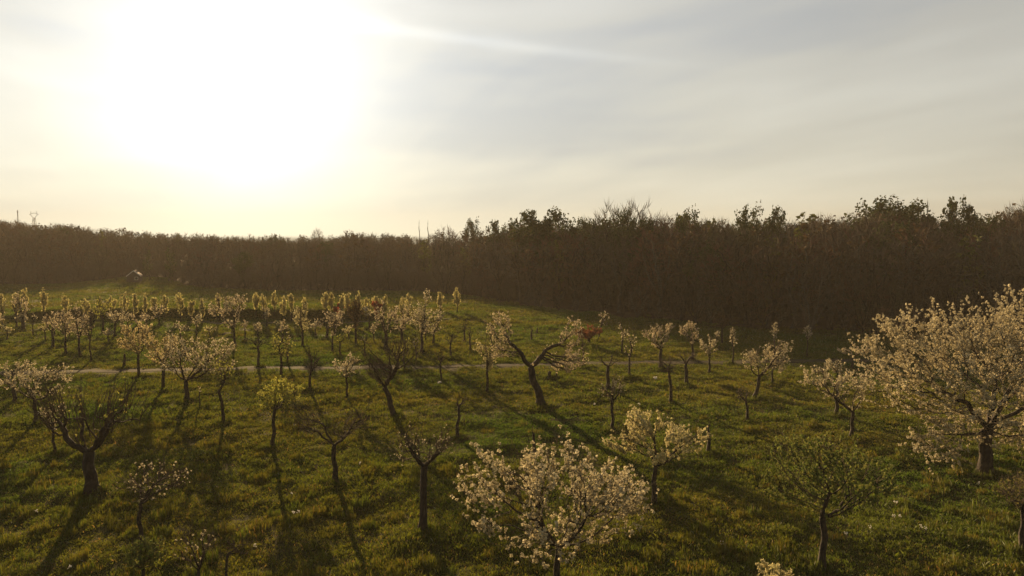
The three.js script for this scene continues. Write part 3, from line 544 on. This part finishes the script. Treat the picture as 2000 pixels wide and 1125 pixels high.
// ---------------------------------------------------------------- grass: blades in patches, strewn over the ground
{
  const sorts = [];
  for (let v = 0; v < 5; v++) {
    const rng = randoms(400 + v), s = new Soup(), size = 0.85;
    for (let k = 0; k < 450; k++) {
      const x = (rng() - 0.5) * size * 2, z = (rng() - 0.5) * size * 2; if (x * x + z * z > size * size * (0.7 + 0.3 * rng())) continue;
      const tuft = Math.max(0, noise(x * 3 + v * 9, z * 3)), h = (0.04 + 0.045 * rng()) * (1 + 1.9 * tuft), w = 0.007 + 0.009 * rng(), t = rng() * 6.283, lean = h * (0.2 + 0.7 * rng()), a = rng() * 6.283;
      const cx = Math.cos(t) * w, cz = Math.sin(t) * w, lx = Math.cos(a) * lean, lz = Math.sin(a) * lean, q = s.p.length / 3, dry = rng() < 0.06 + 0.16 * Math.max(0, noise(x * 2, z * 2 + v)), k2 = 0.75 + 0.5 * rng();
      s.p.push(x - cx, -0.03, z - cz, x + cx, -0.03, z + cz, x + lx * 0.35 + cx * 0.7, h * 0.62, z + lz * 0.35 + cz * 0.7, x + lx, h, z + lz);
      const nx = -Math.sin(t), nz = Math.cos(t);
      for (let j = 0; j < 4; j++) { s.n.push(nx, 0.25, nz); s.c.push(...(dry ? [0.27 * k2, 0.195 * k2, 0.048 * k2] : [0.125 * k2, 0.15 * k2, 0.015 * k2])); }
      s.i.push(q, q + 1, q + 2, q, q + 2, q + 3);
    }
    sorts.push(s.build(true));
  }
  const places = sorts.map(() => []), rng = randoms(77);
  const strew = (d0, d1, gap, grown) => {
    for (let d = d0; d < d1; d += gap) for (let x = -(d * 0.80 + 6); x < d * 0.80 + 6; x += gap) {
      const px = x + (rng() - 0.5) * gap, pd = d + (rng() - 0.5) * gap;
      if (Math.abs(pd - along(PATH, px)) < 1.25 + 0.3 * noise(px, 2) || (px < -8 && Math.abs(pd - along(TRACK, px)) < 0.7)) continue;
      if (pd > 95 && pd > along(FOREST_EDGE, bearing(px, -pd)) + 2) continue;
      const lush = 0.75 + 0.5 * fbm(px / 3.1, pd / 2.2, 3) + 0.25 * noise(px / 11, pd / 9);
            const y = ground(px, -pd), e = 0.35, nrm = new THREE.Vector3(land(px - e, -pd) - land(px + e, -pd), 2 * e, land(px, -pd - e) - land(px, -pd + e)).normalize();
      const q = new THREE.Quaternion().setFromUnitVectors(new THREE.Vector3(0, 1, 0), nrm).multiply(new THREE.Quaternion().setFromAxisAngle(new THREE.Vector3(0, 1, 0), rng() * 6.283));
      const w = grown * (0.85 + 0.3 * rng()), h = grown * clamp(0.55 + 0.95 * (lush - 0.4), 0.4, 1.7) * (0.8 + 0.4 * rng());
      const yellow = clamp(0.5 + 1.1 * fbm(px / 9 + 31, pd / 6, 3), 0, 1);
      places[Math.floor(rng() * sorts.length)].push([new THREE.Matrix4().compose(new THREE.Vector3(px, y, -pd), q, new THREE.Vector3(w, h, w)), new THREE.Color().setRGB(lerp(0.7, 1.2, yellow), lerp(0.95, 1.0, yellow), lerp(0.9, 1.0, yellow))]);
    }
  };
  strew(17, 46, 0.72, 1.0);
  strew(46, 84, 0.95, 1.25);
  strew(84, 130, 1.5, 1.7);
  strew(130, 212, 2.4, 2.4);
  for (const t of orchard) if (t.kind !== 'column' && t.s * F < 75) for (let k = 0; k < 3; k++) { const a = rng() * 6.28, r = 0.15 + 0.35 * rng(), x = t.at.x + Math.cos(a) * r, z = t.at.z + Math.sin(a) * r; places[k].push([new THREE.Matrix4().compose(new THREE.Vector3(x, ground(x, z), z), new THREE.Quaternion(), new THREE.Vector3(0.6, 1.9, 0.6)), new THREE.Color().setRGB(0.7, 0.75, 0.8)]); }
  for (let k = 0; k < 2600; k++) { const d = 18 + 95 * rng() ** 1.3, x = (rng() * 2 - 1) * (d * 0.8 + 4); if (Math.abs(d - along(PATH, x)) < 1.7 || fbm(x / 5 + 3, d / 3.5, 3) < -0.05) continue; const w = 0.28 + 0.4 * rng(); places[k % 5].push([new THREE.Matrix4().compose(new THREE.Vector3(x, ground(x, -d), -d), new THREE.Quaternion().setFromAxisAngle(new THREE.Vector3(0, 1, 0), rng() * 6.283), new THREE.Vector3(w, 1.3 + 1.3 * rng(), w)), new THREE.Color().setRGB(0.8 + 0.4 * rng(), 0.9, 0.85)]); }
  sorts.forEach((g, v) => {
    const im = shade(new THREE.InstancedMesh(g, M.grass, places[v].length));
    places[v].forEach(([m, c], k) => { im.setMatrixAt(k, m); im.setColorAt(k, c); });
    im.name = numbered('grass'); im.userData = { kind: 'stuff', label: 'tufted green and straw coloured orchard grass', category: 'grass' };
    scene.add(im);
  });
}

// ---------------------------------------------------------------- the woods
// A few trees of each kind, 10 m tall, grown once; every tree of the wood is a copy with its own height and turn.
const SORTS = {
  bare_tree: { seeds: [1, 2, 3, 4], crown: [[0, 6.6, 2.6, 3.2]], fork: 3.0, limbs: 6, points: 150, shoots: 14, length: 1.2, twig: 'twig', shootRise: 0.35 },
  tall_bare_tree: { seeds: [5, 6, 7], crown: [[0, 6.2, 2.0, 3.6]], fork: 2.6, limbs: 5, points: 150, shoots: 13, length: 1.2, twig: 'twig', shootRise: 0.7 },
  reddish_tree: { seeds: [8, 9], crown: [[0, 6.0, 2.5, 3.6]], fork: 2.2, limbs: 6, points: 150, shoots: 13, length: 1.0, twig: 'redTwig', shootRise: 0.3, leaf: 'dead', share: 0.06 },
  evergreen_tree: { seeds: [10, 11, 12], crown: [[0, 7.0, 2.7, 2.4], [1.3, 6.0, 1.7, 1.8], [-1.3, 5.8, 1.7, 1.9]], fork: 3.0, limbs: 6, points: 200, shoots: 2.6, length: 0.6, twig: 'twig', leaf: 'evergreen', share: 0.95, each: 9, faces: 3, leafSize: 0.19, spread: 3.2 },
  ivy_clad_tree: { seeds: [13, 14], crown: [[0, 5.2, 1.2, 4.2]], fork: 1.2, limbs: 4, points: 170, shoots: 2.6, length: 0.6, twig: 'twig', leaf: 'ivy', share: 0.55, each: 2, faces: 3, leafSize: 0.34 },
  budding_tree: { seeds: [15, 16], crown: [[0, 6.3, 2.4, 3.4]], fork: 2.4, limbs: 6, points: 170, shoots: 10, length: 0.9, twig: 'twig', shootRise: 0.3, leaf: 'dead', share: 0.2, each: 1, faces: 3, leafSize: 0.26 },
  woodland_shrub: { seeds: [17, 18, 19], crown: [[0, 5.4, 4.6, 4.4]], fork: 0.7, limbs: 7, points: 110, shoots: 9, length: 1.7, twig: 'twig', shootRise: 0.4, leaf: 'dead', share: 0.05, each: 1, faces: 2, leafSize: 0.2 },
  fan_tree: { seeds: [22, 23], crown: [[0, 6.3, 3.3, 3.6]], fork: 2.2, limbs: 9, points: 620, shoots: 7, length: 1.1, twig: 'twig', shootRise: 0.6, step: 0.3 },
  oak_tree: { seeds: [24], crown: [[0, 7.2, 2.2, 1.9], [1.6, 5.8, 1.5, 1.4], [-1.6, 5.6, 1.5, 1.5]], fork: 3.0, limbs: 7, points: 220, shoots: 4, length: 0.7, twig: 'twig', leaf: 'evergreen', share: 0.8, each: 7, faces: 3, leafSize: 0.19, spread: 2.6 },
  poplar_tree: { seeds: [20], crown: [[0, 5.4, 0.75, 4.5]], fork: 1.0, limbs: 0, points: 130, shoots: 10, length: 1.2, twig: 'twig', shootRise: 4 },
  conifer_tree: { seeds: [21], crown: [[0, 3.2, 1.7, 2.4], [0, 5.6, 1.1, 2.2], [0, 8.0, 0.55, 1.8]], fork: 0.8, limbs: 0, points: 260, shoots: 1.6, length: 0.5, twig: 'twig', leaf: 'evergreen', share: 0.8, each: 2, faces: 3, leafSize: 0.34 },
};
const grownOnce = {};
function woodTree(sort, seed) {
  const key = sort + seed;
  if (grownOnce[key]) return grownOnce[key];
  const d = SORTS[sort], rng = randoms(seed * 977 + 5), trunk = [];
  for (let k = 0; k <= 6; k++) trunk.push(new THREE.Vector3(0.25 * noise(k * 0.5, seed), d.fork * k / 6, 0.25 * noise(k * 0.5, seed + 30)));
  const blobs = d.crown.map(([x, y, r, h]) => ({ x: x + (rng() - 0.5) * 0.5, y, z: x ? (rng() - 0.5) * 2 : 0, rx: r * 0.85, ry: h * 0.88, rz: r * 0.85 }));
  const sk = grow({ trunk, blobs, points: d.points, step: d.step ?? 0.42, limbs: d.limbs, rng, shoots: d.shoots, shootLength: d.length, shootRise: d.shootRise ?? 1.0, radius: 0.2, tip: 0.013, joints: 1, steps: 30, wild: 0.32, rise: d.limbs ? 0.12 : 0.4, hollow: 0.3 });
  const w = wood(sk, { split: false, thin: 0.045, sides: [7, 4, 3, 3], blade: 0.022, rng });
  const branches = w.limb[0]?.build(false, true) ?? null, twigs = w.twigs.build();
  const foliage = d.leaf ? dress(sk, { tint: TINT[d.leaf], size: d.leafSize ?? 0.3, faces: d.faces ?? 2, each: d.each ?? 1, share: d.share, from: 0.06, rng, spread: d.spread ?? 1.6 }).build(true) : null;
  let tris = 0; for (const g of [w.trunk.build(), branches, twigs, foliage]) tris += g ? g.index.count / 3 : 0;
  const top = Math.max(...sk.Y);
  return grownOnce[key] = { trunk: w.trunk.build(false, true), branches, twigs, foliage, twig: M[d.twig], tris, top };
}
const SAY = {
  bare_tree: 'bare brown woodland tree', tall_bare_tree: 'tall narrow bare woodland tree', reddish_tree: 'woodland tree with reddish twigs', evergreen_tree: 'dark evergreen woodland tree',
  ivy_clad_tree: 'ivy-clad woodland tree', budding_tree: 'budding brown woodland tree', woodland_shrub: 'tangled brown shrub at the wood edge', poplar_tree: 'slim poplar', fan_tree: '', oak_tree: '', conifer_tree: 'dark conifer',
};
let woodTris = 0, woodCount = 0;
function plant(sort, seed, x, z, height, wide, turn, label, group) {
  const g = woodTree(sort, seed), o = thing(sort, label, sort === 'woodland_shrub' ? 'shrub' : 'tree', new THREE.Vector3(x, land(x, z) - 0.1, z), group);
  const k = height / g.top; o.scale.set(k * wide, k, k * wide); o.rotation.y = turn;
  const skin = Math.floor(Math.abs(turn) * 11.7) % 4 ? M.bark : M.paleBark; part('trunk', g.trunk, skin, o); part('branches', g.branches, skin, o); part('twigs', g.twigs, g.twig === M.twig ? [M.twig, M.oliveTwig, M.greyTwig, M.twig, M.redTwig][Math.floor(Math.abs(turn) * 7.3) % 5] : g.twig, o, 'stuff'); part('foliage', g.foliage, M.woodLeaf, o, 'stuff');
  woodTris += g.tris; woodCount++;
  return o;
}
const topAt = (px, py, d) => EYE - (py - HORIZON) / F * d;      // height over the datum of a point seen at row py at distance d
{
  const rng = randoms(2024);
  const choose = (list) => { let t = rng() * list.reduce((s, a) => s + a[1], 0); for (const [k, w] of list) { if ((t -= w) <= 0) return k; } return list[0][0]; };
  const pickSeed = (sort) => SORTS[sort].seeds[Math.floor(rng() * SORTS[sort].seeds.length)];
  const ZONES = [[130, 'at the far left'], [330, 'around the small house'], [560, 'right of the small house'], [800, 'left of the slim poplars'], [980, 'right of the slim poplars'], [1130, 'where the dark wood rises'], [1300, 'below the tallest bare trees'], [1480, 'right of the tallest bare trees'], [1660, 'around the tall forked bare tree'], [1830, 'below the long evergreen dome'], [9999, 'at the right end of the wood']];
  const LEVELS = ['', 'in front', 'midway', 'high up', 'on the skyline'];
  const side = (px) => px < 330 ? ['on the hazy slope at the far left', 'hazy wood at the far left'] : px < 900 ? ['in the hazy wood below the sun', 'hazy wood below the sun'] : ['in the dark wood on the right', 'dark wood on the right'];
  // rows of single trees: [metres behind the edge, spacing in pixels, how far below the skyline the tops stay]
  const rows = [[1.5, 34, 110, true], [4, 40, 50], [13, 36, 27], [24, 34, 14], [40, 27, 5]];
  rows.forEach(([into, gap, drop, shrubs], level) => { for (let px = -130 + rng() * 20; px < 2130; px += gap * (0.75 + 0.5 * rng())) {
    const d = along(FOREST_EDGE, px) + into * (px < 900 ? 1.5 : 1) + (rng() - 0.5) * 5, x = (px - 1000) / F * d, base = land(x, -d);
    let sort = shrubs ? 'woodland_shrub' : choose(px > 980 ? [['bare_tree', 4], ['tall_bare_tree', 3], ['reddish_tree', 3], ['evergreen_tree', drop < 10 ? 1.6 : 1], ['ivy_clad_tree', 1.2], ['budding_tree', 3]] : [['bare_tree', 4], ['tall_bare_tree', 3], ['reddish_tree', 1.5], ['evergreen_tree', 0.6], ['budding_tree', 4], ['ivy_clad_tree', 0.6]]);
    const row = along(SKYLINE, px) + (shrubs && px < 900 ? 55 : px < 800 ? drop * 0.7 : drop) * (0.55 + 0.9 * rng()) + (shrubs ? 10 : (px < 800 ? 7 : 9) * noise(px / 40, into)), h = Math.max(1.6, topAt(px, row, d) - base), [where, group] = side(px);
    const zone = ZONES.find((q) => px < q[0])[1], kind = `${SAY[sort]}${LEVELS[level] && ' ' + LEVELS[level]}, ${zone}`;
    plant(sort, pickSeed(sort), x, -d, h, shrubs ? 0.75 + 0.4 * rng() : (sort === 'evergreen_tree' ? 0.9 : 1.0) + 0.4 * rng() + (h < 7 ? 0.2 : 0), rng() * 6.283, kind, `${SAY[sort]}, ${LEVELS[level] || 'wood edge'}, ${zone}`);
  } });
  // trees one can pick out
  const single = (sort, seed, px, top, near, wide, label) => { const d = near * 1.26; const x = (px - 1000) / F * d, base = land(x, -d); return plant(sort, seed, x, -d, topAt(px, top, d) - base, wide, px * 0.37, label); };
  single('fan_tree', 22, 1200, 380, 104, 0.95, 'tallest bare tree fanning above the skyline of the dark wood, left half');
  single('fan_tree', 23, 1246, 375, 106, 0.95, 'tallest bare tree fanning above the skyline of the dark wood, right half');
  single('evergreen_tree', 10, 1035, 408, 112, 1.0, 'broad dark evergreen crown where the dark wood begins to rise');
  single('evergreen_tree', 11, 1080, 408, 110, 0.95, 'broad dark evergreen crown just left of the tallest bare trees');
  single('evergreen_tree', 12, 1465, 398, 95, 0.6, 'small umbrella-shaped evergreen on the skyline right of centre, left of a similar one');
  single('evergreen_tree', 10, 1516, 401, 95, 0.5, 'small umbrella-shaped evergreen on the skyline right of centre, the right one');
  single('evergreen_tree', 11, 1712, 386, 94, 1.0, 'left half of the long dark evergreen dome on the skyline');
  single('evergreen_tree', 12, 1765, 388, 94, 1.0, 'right half of the long dark evergreen dome on the skyline');
  single('oak_tree', 24, 1865, 377, 88, 0.62, 'round oak-like crown standing clear above the skyline near the right');
  single('evergreen_tree', 11, 1222, 408, 98, 0.5, 'dark evergreen crown in front of the tallest bare trees');
  single('evergreen_tree', 12, 1345, 405, 98, 0.6, 'dark evergreen crown on the skyline right of the tallest bare trees');
  single('evergreen_tree', 10, 1940, 418, 88, 0.6, 'low dark evergreen crown near the right end of the skyline');
  single('poplar_tree', 20, 1809, 383, 88, 0.9, 'slim poplar left of the round oak-like crown');
  single('poplar_tree', 20, 820, 426, 190, 0.7, 'left of two slim poplars above the skyline right of the sun');
  single('poplar_tree', 20, 837, 427, 190, 0.7, 'right of two slim poplars above the skyline right of the sun');
  single('evergreen_tree', 12, 925, 425, 150, 0.6, 'round crown on the skyline above the end of the columnar row');
  single('evergreen_tree', 10, 968, 428, 135, 0.6, 'round crown on the skyline left of the rising dark wood');
  single('fan_tree', 22, 622, 440, 205, 0.7, 'lone bare crown on the low skyline just right of the sun');
  single('fan_tree', 23, 868, 434, 165, 0.9, 'wide bare crown right of the two slim poplars');
  single('fan_tree', 22, 1985, 378, 90, 0.9, 'bare crown rising at the right end of the skyline');
  single('conifer_tree', 21, 331, 462, 152, 0.9, 'dark conifer at the hazy wood edge near the small house');
  single('conifer_tree', 21, 290, 470, 156, 0.8, 'dark conifer directly behind the small house');
  single('conifer_tree', 21, 386, 452, 200, 0.7, 'dark conifer tip on the hazy skyline left of the sun');
  single('ivy_clad_tree', 13, 1092, 462, 101, 0.75, 'ivy-clad tree catching light at the edge of the dark wood, centre');
  single('ivy_clad_tree', 14, 1825, 458, 97, 0.75, 'ivy-clad tree with ochre leaves in the dark wood behind the huge blossom tree');
  single('tall_bare_tree', 6, 1598, 408, 94, 0.5, 'tall forked bare tree standing out before the dark wood on the right');
  for (const [px, top, d, w] of [[246, 512, 150, 0.8], [281, 533, 150, 0.9], [226, 522, 152, 1.0]]) single('woodland_shrub', 18, px, top, d, w, `${px < 235 ? 'brown shrub farthest left of the small house' : px < 260 ? 'tall brown shrub beside the small house, left' : 'brown shrub right of the small house'}`);
  // the mass of trees behind them that nobody could count
  const fill = [['bare_tree', 1], ['tall_bare_tree', 5], ['budding_tree', 16], ['woodland_shrub', 17]].map(([sort, seed]) => { const g = woodTree(sort, seed), strip = (q) => { const c = q.clone(); for (const n of Object.keys(c.attributes)) if (!['position', 'normal'].includes(n)) c.deleteAttribute(n); return c; }; return { top: g.top, geometry: mergeGeometries([g.trunk, g.branches, g.twigs, g.foliage].filter(Boolean).map(strip)), list: [] }; });
  for (let into = 20; into < 138; into += 6.5) for (let px = -500; px < 2500; px += 34) {
    const d = along(FOREST_EDGE, px) + into * (px < 900 ? 1.4 : 1) + (rng() - 0.5) * 5, p = px + (rng() - 0.5) * 26, x = (p - 1000) / F * d, row = along(SKYLINE, p) + (p < 800 ? 1 + 14 * rng() + 6 * noise(p / 28, into) : 14 + 26 * rng()) + Math.max(0, 34 - into), h = topAt(p, row, d) - land(x, -d), f = fill[Math.floor(rng() * 3)], k = Math.max(2, h) / f.top, bush = fill[3], kb = (3 + 3 * rng()) / bush.top;
    { const q = p + 15 + 8 * rng(), dq = d + 3 * rng(), xq = (q - 1000) / F * dq; bush.list.push(new THREE.Matrix4().compose(new THREE.Vector3(xq, land(xq, -dq) - 0.1, -dq), new THREE.Quaternion().setFromAxisAngle(new THREE.Vector3(0, 1, 0), rng() * 6.283), new THREE.Vector3(kb * 1.3, kb, kb * 1.3))); }
    f.list.push(new THREE.Matrix4().compose(new THREE.Vector3(x, land(x, -d) - 0.1, -d), new THREE.Quaternion().setFromAxisAngle(new THREE.Vector3(0, 1, 0), rng() * 6.283), new THREE.Vector3(k * 1.3, k, k * 1.3)));
  }
  for (let px = -400; px < 1000; px += 13) for (const into of [3, 10, 18]) { const bush = fill[3], d = along(FOREST_EDGE, px) + into + 5 * rng(), p = px + 12 * rng(), x = (p - 1000) / F * d, k = (3.2 + 3.6 * rng()) / bush.top; bush.list.push(new THREE.Matrix4().compose(new THREE.Vector3(x, land(x, -d) - 0.1, -d), new THREE.Quaternion().setFromAxisAngle(new THREE.Vector3(0, 1, 0), rng() * 6.283), new THREE.Vector3(k * 1.3, k, k * 1.3))); }
  for (const f of fill) { const im = shade(new THREE.InstancedMesh(f.geometry, M.twig, f.list.length)); f.list.forEach((m, k) => im.setMatrixAt(k, m)); im.name = numbered('woodland'); im.userData = { kind: 'stuff', label: 'depth of the bare brown wood behind its front trees', category: 'woodland' }; scene.add(im); }
}

// ---------------------------------------------------------------- small things
const box = (w, h, d, x, y, z, rx = 0, ry = 0, rz = 0) => { const g = new THREE.BoxGeometry(w, h, d); g.rotateX(rx); g.rotateZ(rz); g.rotateY(ry); g.translate(x, y, z); return g; };
const bar = (a, b, r) => { const s = new Soup(); s.tube([a, b], [r, r], 5); return s.build(false, true); };
{ // small house half hidden among the trees
  const at = onLand(264, 551), o = thing('house', 'small grey house with a pale roof edge in a gap of the hazy wood', 'house', at), W = 3.6, D = 5, H = 2.1, R = 1.5;
  o.rotation.y = 0.35; o.position.y -= 0.1; o.scale.setScalar(0.85);
  const plaster = new THREE.MeshStandardMaterial({ color: linear(0.10, 0.085, 0.07), roughness: 0.95 }), tile = new THREE.MeshStandardMaterial({ color: linear(0.16, 0.09, 0.07), roughness: 0.85 }), white = new THREE.MeshStandardMaterial({ color: linear(0.8, 0.78, 0.72), roughness: 0.6 }), glass = new THREE.MeshStandardMaterial({ color: linear(0.03, 0.035, 0.04), roughness: 0.15 }), wooden = new THREE.MeshStandardMaterial({ color: linear(0.09, 0.06, 0.04), roughness: 0.8 });
  const shape = new THREE.Shape([new THREE.Vector2(-W / 2, 0), new THREE.Vector2(W / 2, 0), new THREE.Vector2(W / 2, H), new THREE.Vector2(0, H + R), new THREE.Vector2(-W / 2, H)]);
  const walls = new THREE.ExtrudeGeometry(shape, { depth: D, bevelEnabled: false }); walls.translate(0, 0, -D / 2);
  part('wall', walls, plaster, o);
  const slope = Math.atan2(R, W / 2), len = Math.hypot(R, W / 2) + 0.35;
  for (const sgn of [-1, 1]) {
    part('roof', box(len, 0.1, D + 0.7, sgn * (W / 4 + 0.1), H + R / 2 + 0.03, 0, 0, 0, -sgn * slope), tile, o);
    part('bargeboard', box(len, 0.2, 0.06, sgn * (W / 4 + 0.1), H + R / 2 + 0.02, D / 2 + 0.4, 0, 0, -sgn * slope), white, o);
  }
  part('chimney', box(0.5, 1.3, 0.5, 0.6, H + R + 0.25, -0.8), plaster, o);
  part('door', box(0.85, 1.9, 0.08, -0.7, 0.95, D / 2 + 0.03), wooden, o);
  const win = part('window', box(0.9, 0.9, 0.06, 0.7, 1.35, D / 2 + 0.03), white, o);
  part('pane', box(0.74, 0.74, 0.03, 0.7, 1.35, D / 2 + 0.07), glass, win);
}
{ // power pylon beyond the wood
  const d = 480, x = (70.5 - 1000) / F * d, y0 = land(x, -d), top = topAt(70, 413, d), o = thing('power_pylon', 'distant steel power pylon head above the wood at the far left', 'pylon', new THREE.Vector3(x, y0, -d));
  const steel = new THREE.MeshStandardMaterial({ color: linear(0.22, 0.22, 0.22), roughness: 0.6, metalness: 0.6 }), hgt = top - y0, waist = hgt - 4.2;
  for (const [sx, sz] of [[-1, -1], [1, -1], [-1, 1], [1, 1]]) part('leg', bar([sx * 1.8, 0, sz * 1.8], [sx * 0.5, waist, sz * 0.5], 0.14), steel, o);
  for (let k = 0; k < 6; k++) { const a = k / 6, b = (k + 1) / 6, w = (t) => lerp(1.8, 0.5, t); for (const z of [-1, 1]) part('brace', bar([-w(a), waist * a, z * w(a)], [w(b), waist * b, z * w(b)], 0.08), steel, o); }
  for (const sgn of [-1, 1]) { part('horn', bar([sgn * 0.5, waist, 0], [sgn * 2.1, waist + 1.7, 0], 0.14), steel, o); part('horn', bar([sgn * 2.1, waist + 1.7, 0], [sgn * 1.9, hgt, 0], 0.12), steel, o); part('crossarm', bar([sgn * 1.9, waist + 2.6, 0], [0, waist + 3.1, 0], 0.13), steel, o); part('crossarm', bar([sgn * 2.0, waist + 2.3, 0], [sgn * 3.0, waist + 2.0, 0], 0.11), steel, o); }
}
{ // mast
  const d = 300, x = (39 - 1000) / F * d, y0 = land(x, -d), h = topAt(39, 411, d) - y0, o = thing('mast', 'thin dark mast above the wood left of the power pylon', 'mast', new THREE.Vector3(x, y0, -d));
  const steel = new THREE.MeshStandardMaterial({ color: linear(0.12, 0.11, 0.1), roughness: 0.7 });
  part('pole', bar([0, 0, 0], [0, h, 0], 0.16), steel, o); part('crossbar', bar([-0.4, h - 0.7, 0], [0.4, h - 0.7, 0], 0.07), steel, o);
}
{ // pale flower clumps shining in the grass
  const spots = [[1410, 1070, 1], [1700, 1039, 0.8], [1746, 1017, 1], [1757, 1016, 1], [1800, 1037, 1], [1808, 1041, 0.8], [1749, 990, 1.5], [1248, 794, 0.8], [1161, 794, 1], [1279, 743, 2.2], [858, 752, 2.2], [703, 912, 0.8], [573, 1009, 1], [583, 1008, 1], [570, 971, 0.8], [497, 1076, 0.8], [137, 1117, 0.8], [1912, 952, 0.8], [576, 835, 0.8], [75, 812, 1.3], [72, 1007, 0.7], [1652, 1052, 1]];
  const spotOf = (px, py) => px > 1600 ? 'below the huge blossom tree' : px > 1300 ? 'right of the wide foreground blossom tree' : px > 1100 ? 'right of the leaning tree' : px > 450 ? 'around the bare candelabra tree' : 'around the old pollard';
  const flower = new THREE.MeshPhysicalMaterial({ vertexColors: true, roughness: 0.9, transmission: 0.4, thickness: 0, side: THREE.DoubleSide });
  spots.forEach(([px, py, k], n) => {
    const rng = randoms(5000 + n), at = onLand(px, py), big = Math.max(0.055, scaleAt(at) * 2.2) * Math.sqrt(k); at.y = ground(at.x, at.z);
    const o = thing('flower_clump', k > 2 ? `larger white flower clump ${px > 1000 ? 'in the grass right of the leaning tree near the path' : 'in the grass left of the leaning tree near the path'}` : `tiny white flower clump in the grass ${spotOf(px, py)}`, 'flowers', at, k > 2 ? undefined : `white flowers ${spotOf(px, py)}`);
    const stems = new Soup(), heads = new Soup();
    for (let q = 0; q < 4 + k * 3; q++) { const x = (rng() - 0.5) * big * 2, z = (rng() - 0.5) * big * 2, h = 0.13 + 0.12 * rng(); stems.tube([[x * 0.4, 0, z * 0.4], [x, h, z]], [0.004, 0.003], 3); for (let w = 0; w < 5; w++) heads.face(x + (rng() - 0.5) * big * 0.5, h + rng() * big * 0.5, z + (rng() - 0.5) * big * 0.5, big * 0.35, big * 0.4, rng, [0.82, 0.80, 0.74]); }
    part('stems', stems.build(), M.twig, o); part('petals', heads.build(true), flower, o);
  });
}
let tris = 0; scene.traverse((o) => { if (o.isMesh && !o.isInstancedMesh) tris += (o.geometry.index ?? o.geometry.attributes.position).count / 3; });
console.log('triangles', Math.round(tris), 'wood', woodTris, 'trees', woodCount, Object.entries(grownOnce).map(([k, g]) => k + ':' + g.tris + '/' + g.top.toFixed(1)).join(' '));
renderer.render(scene, camera);
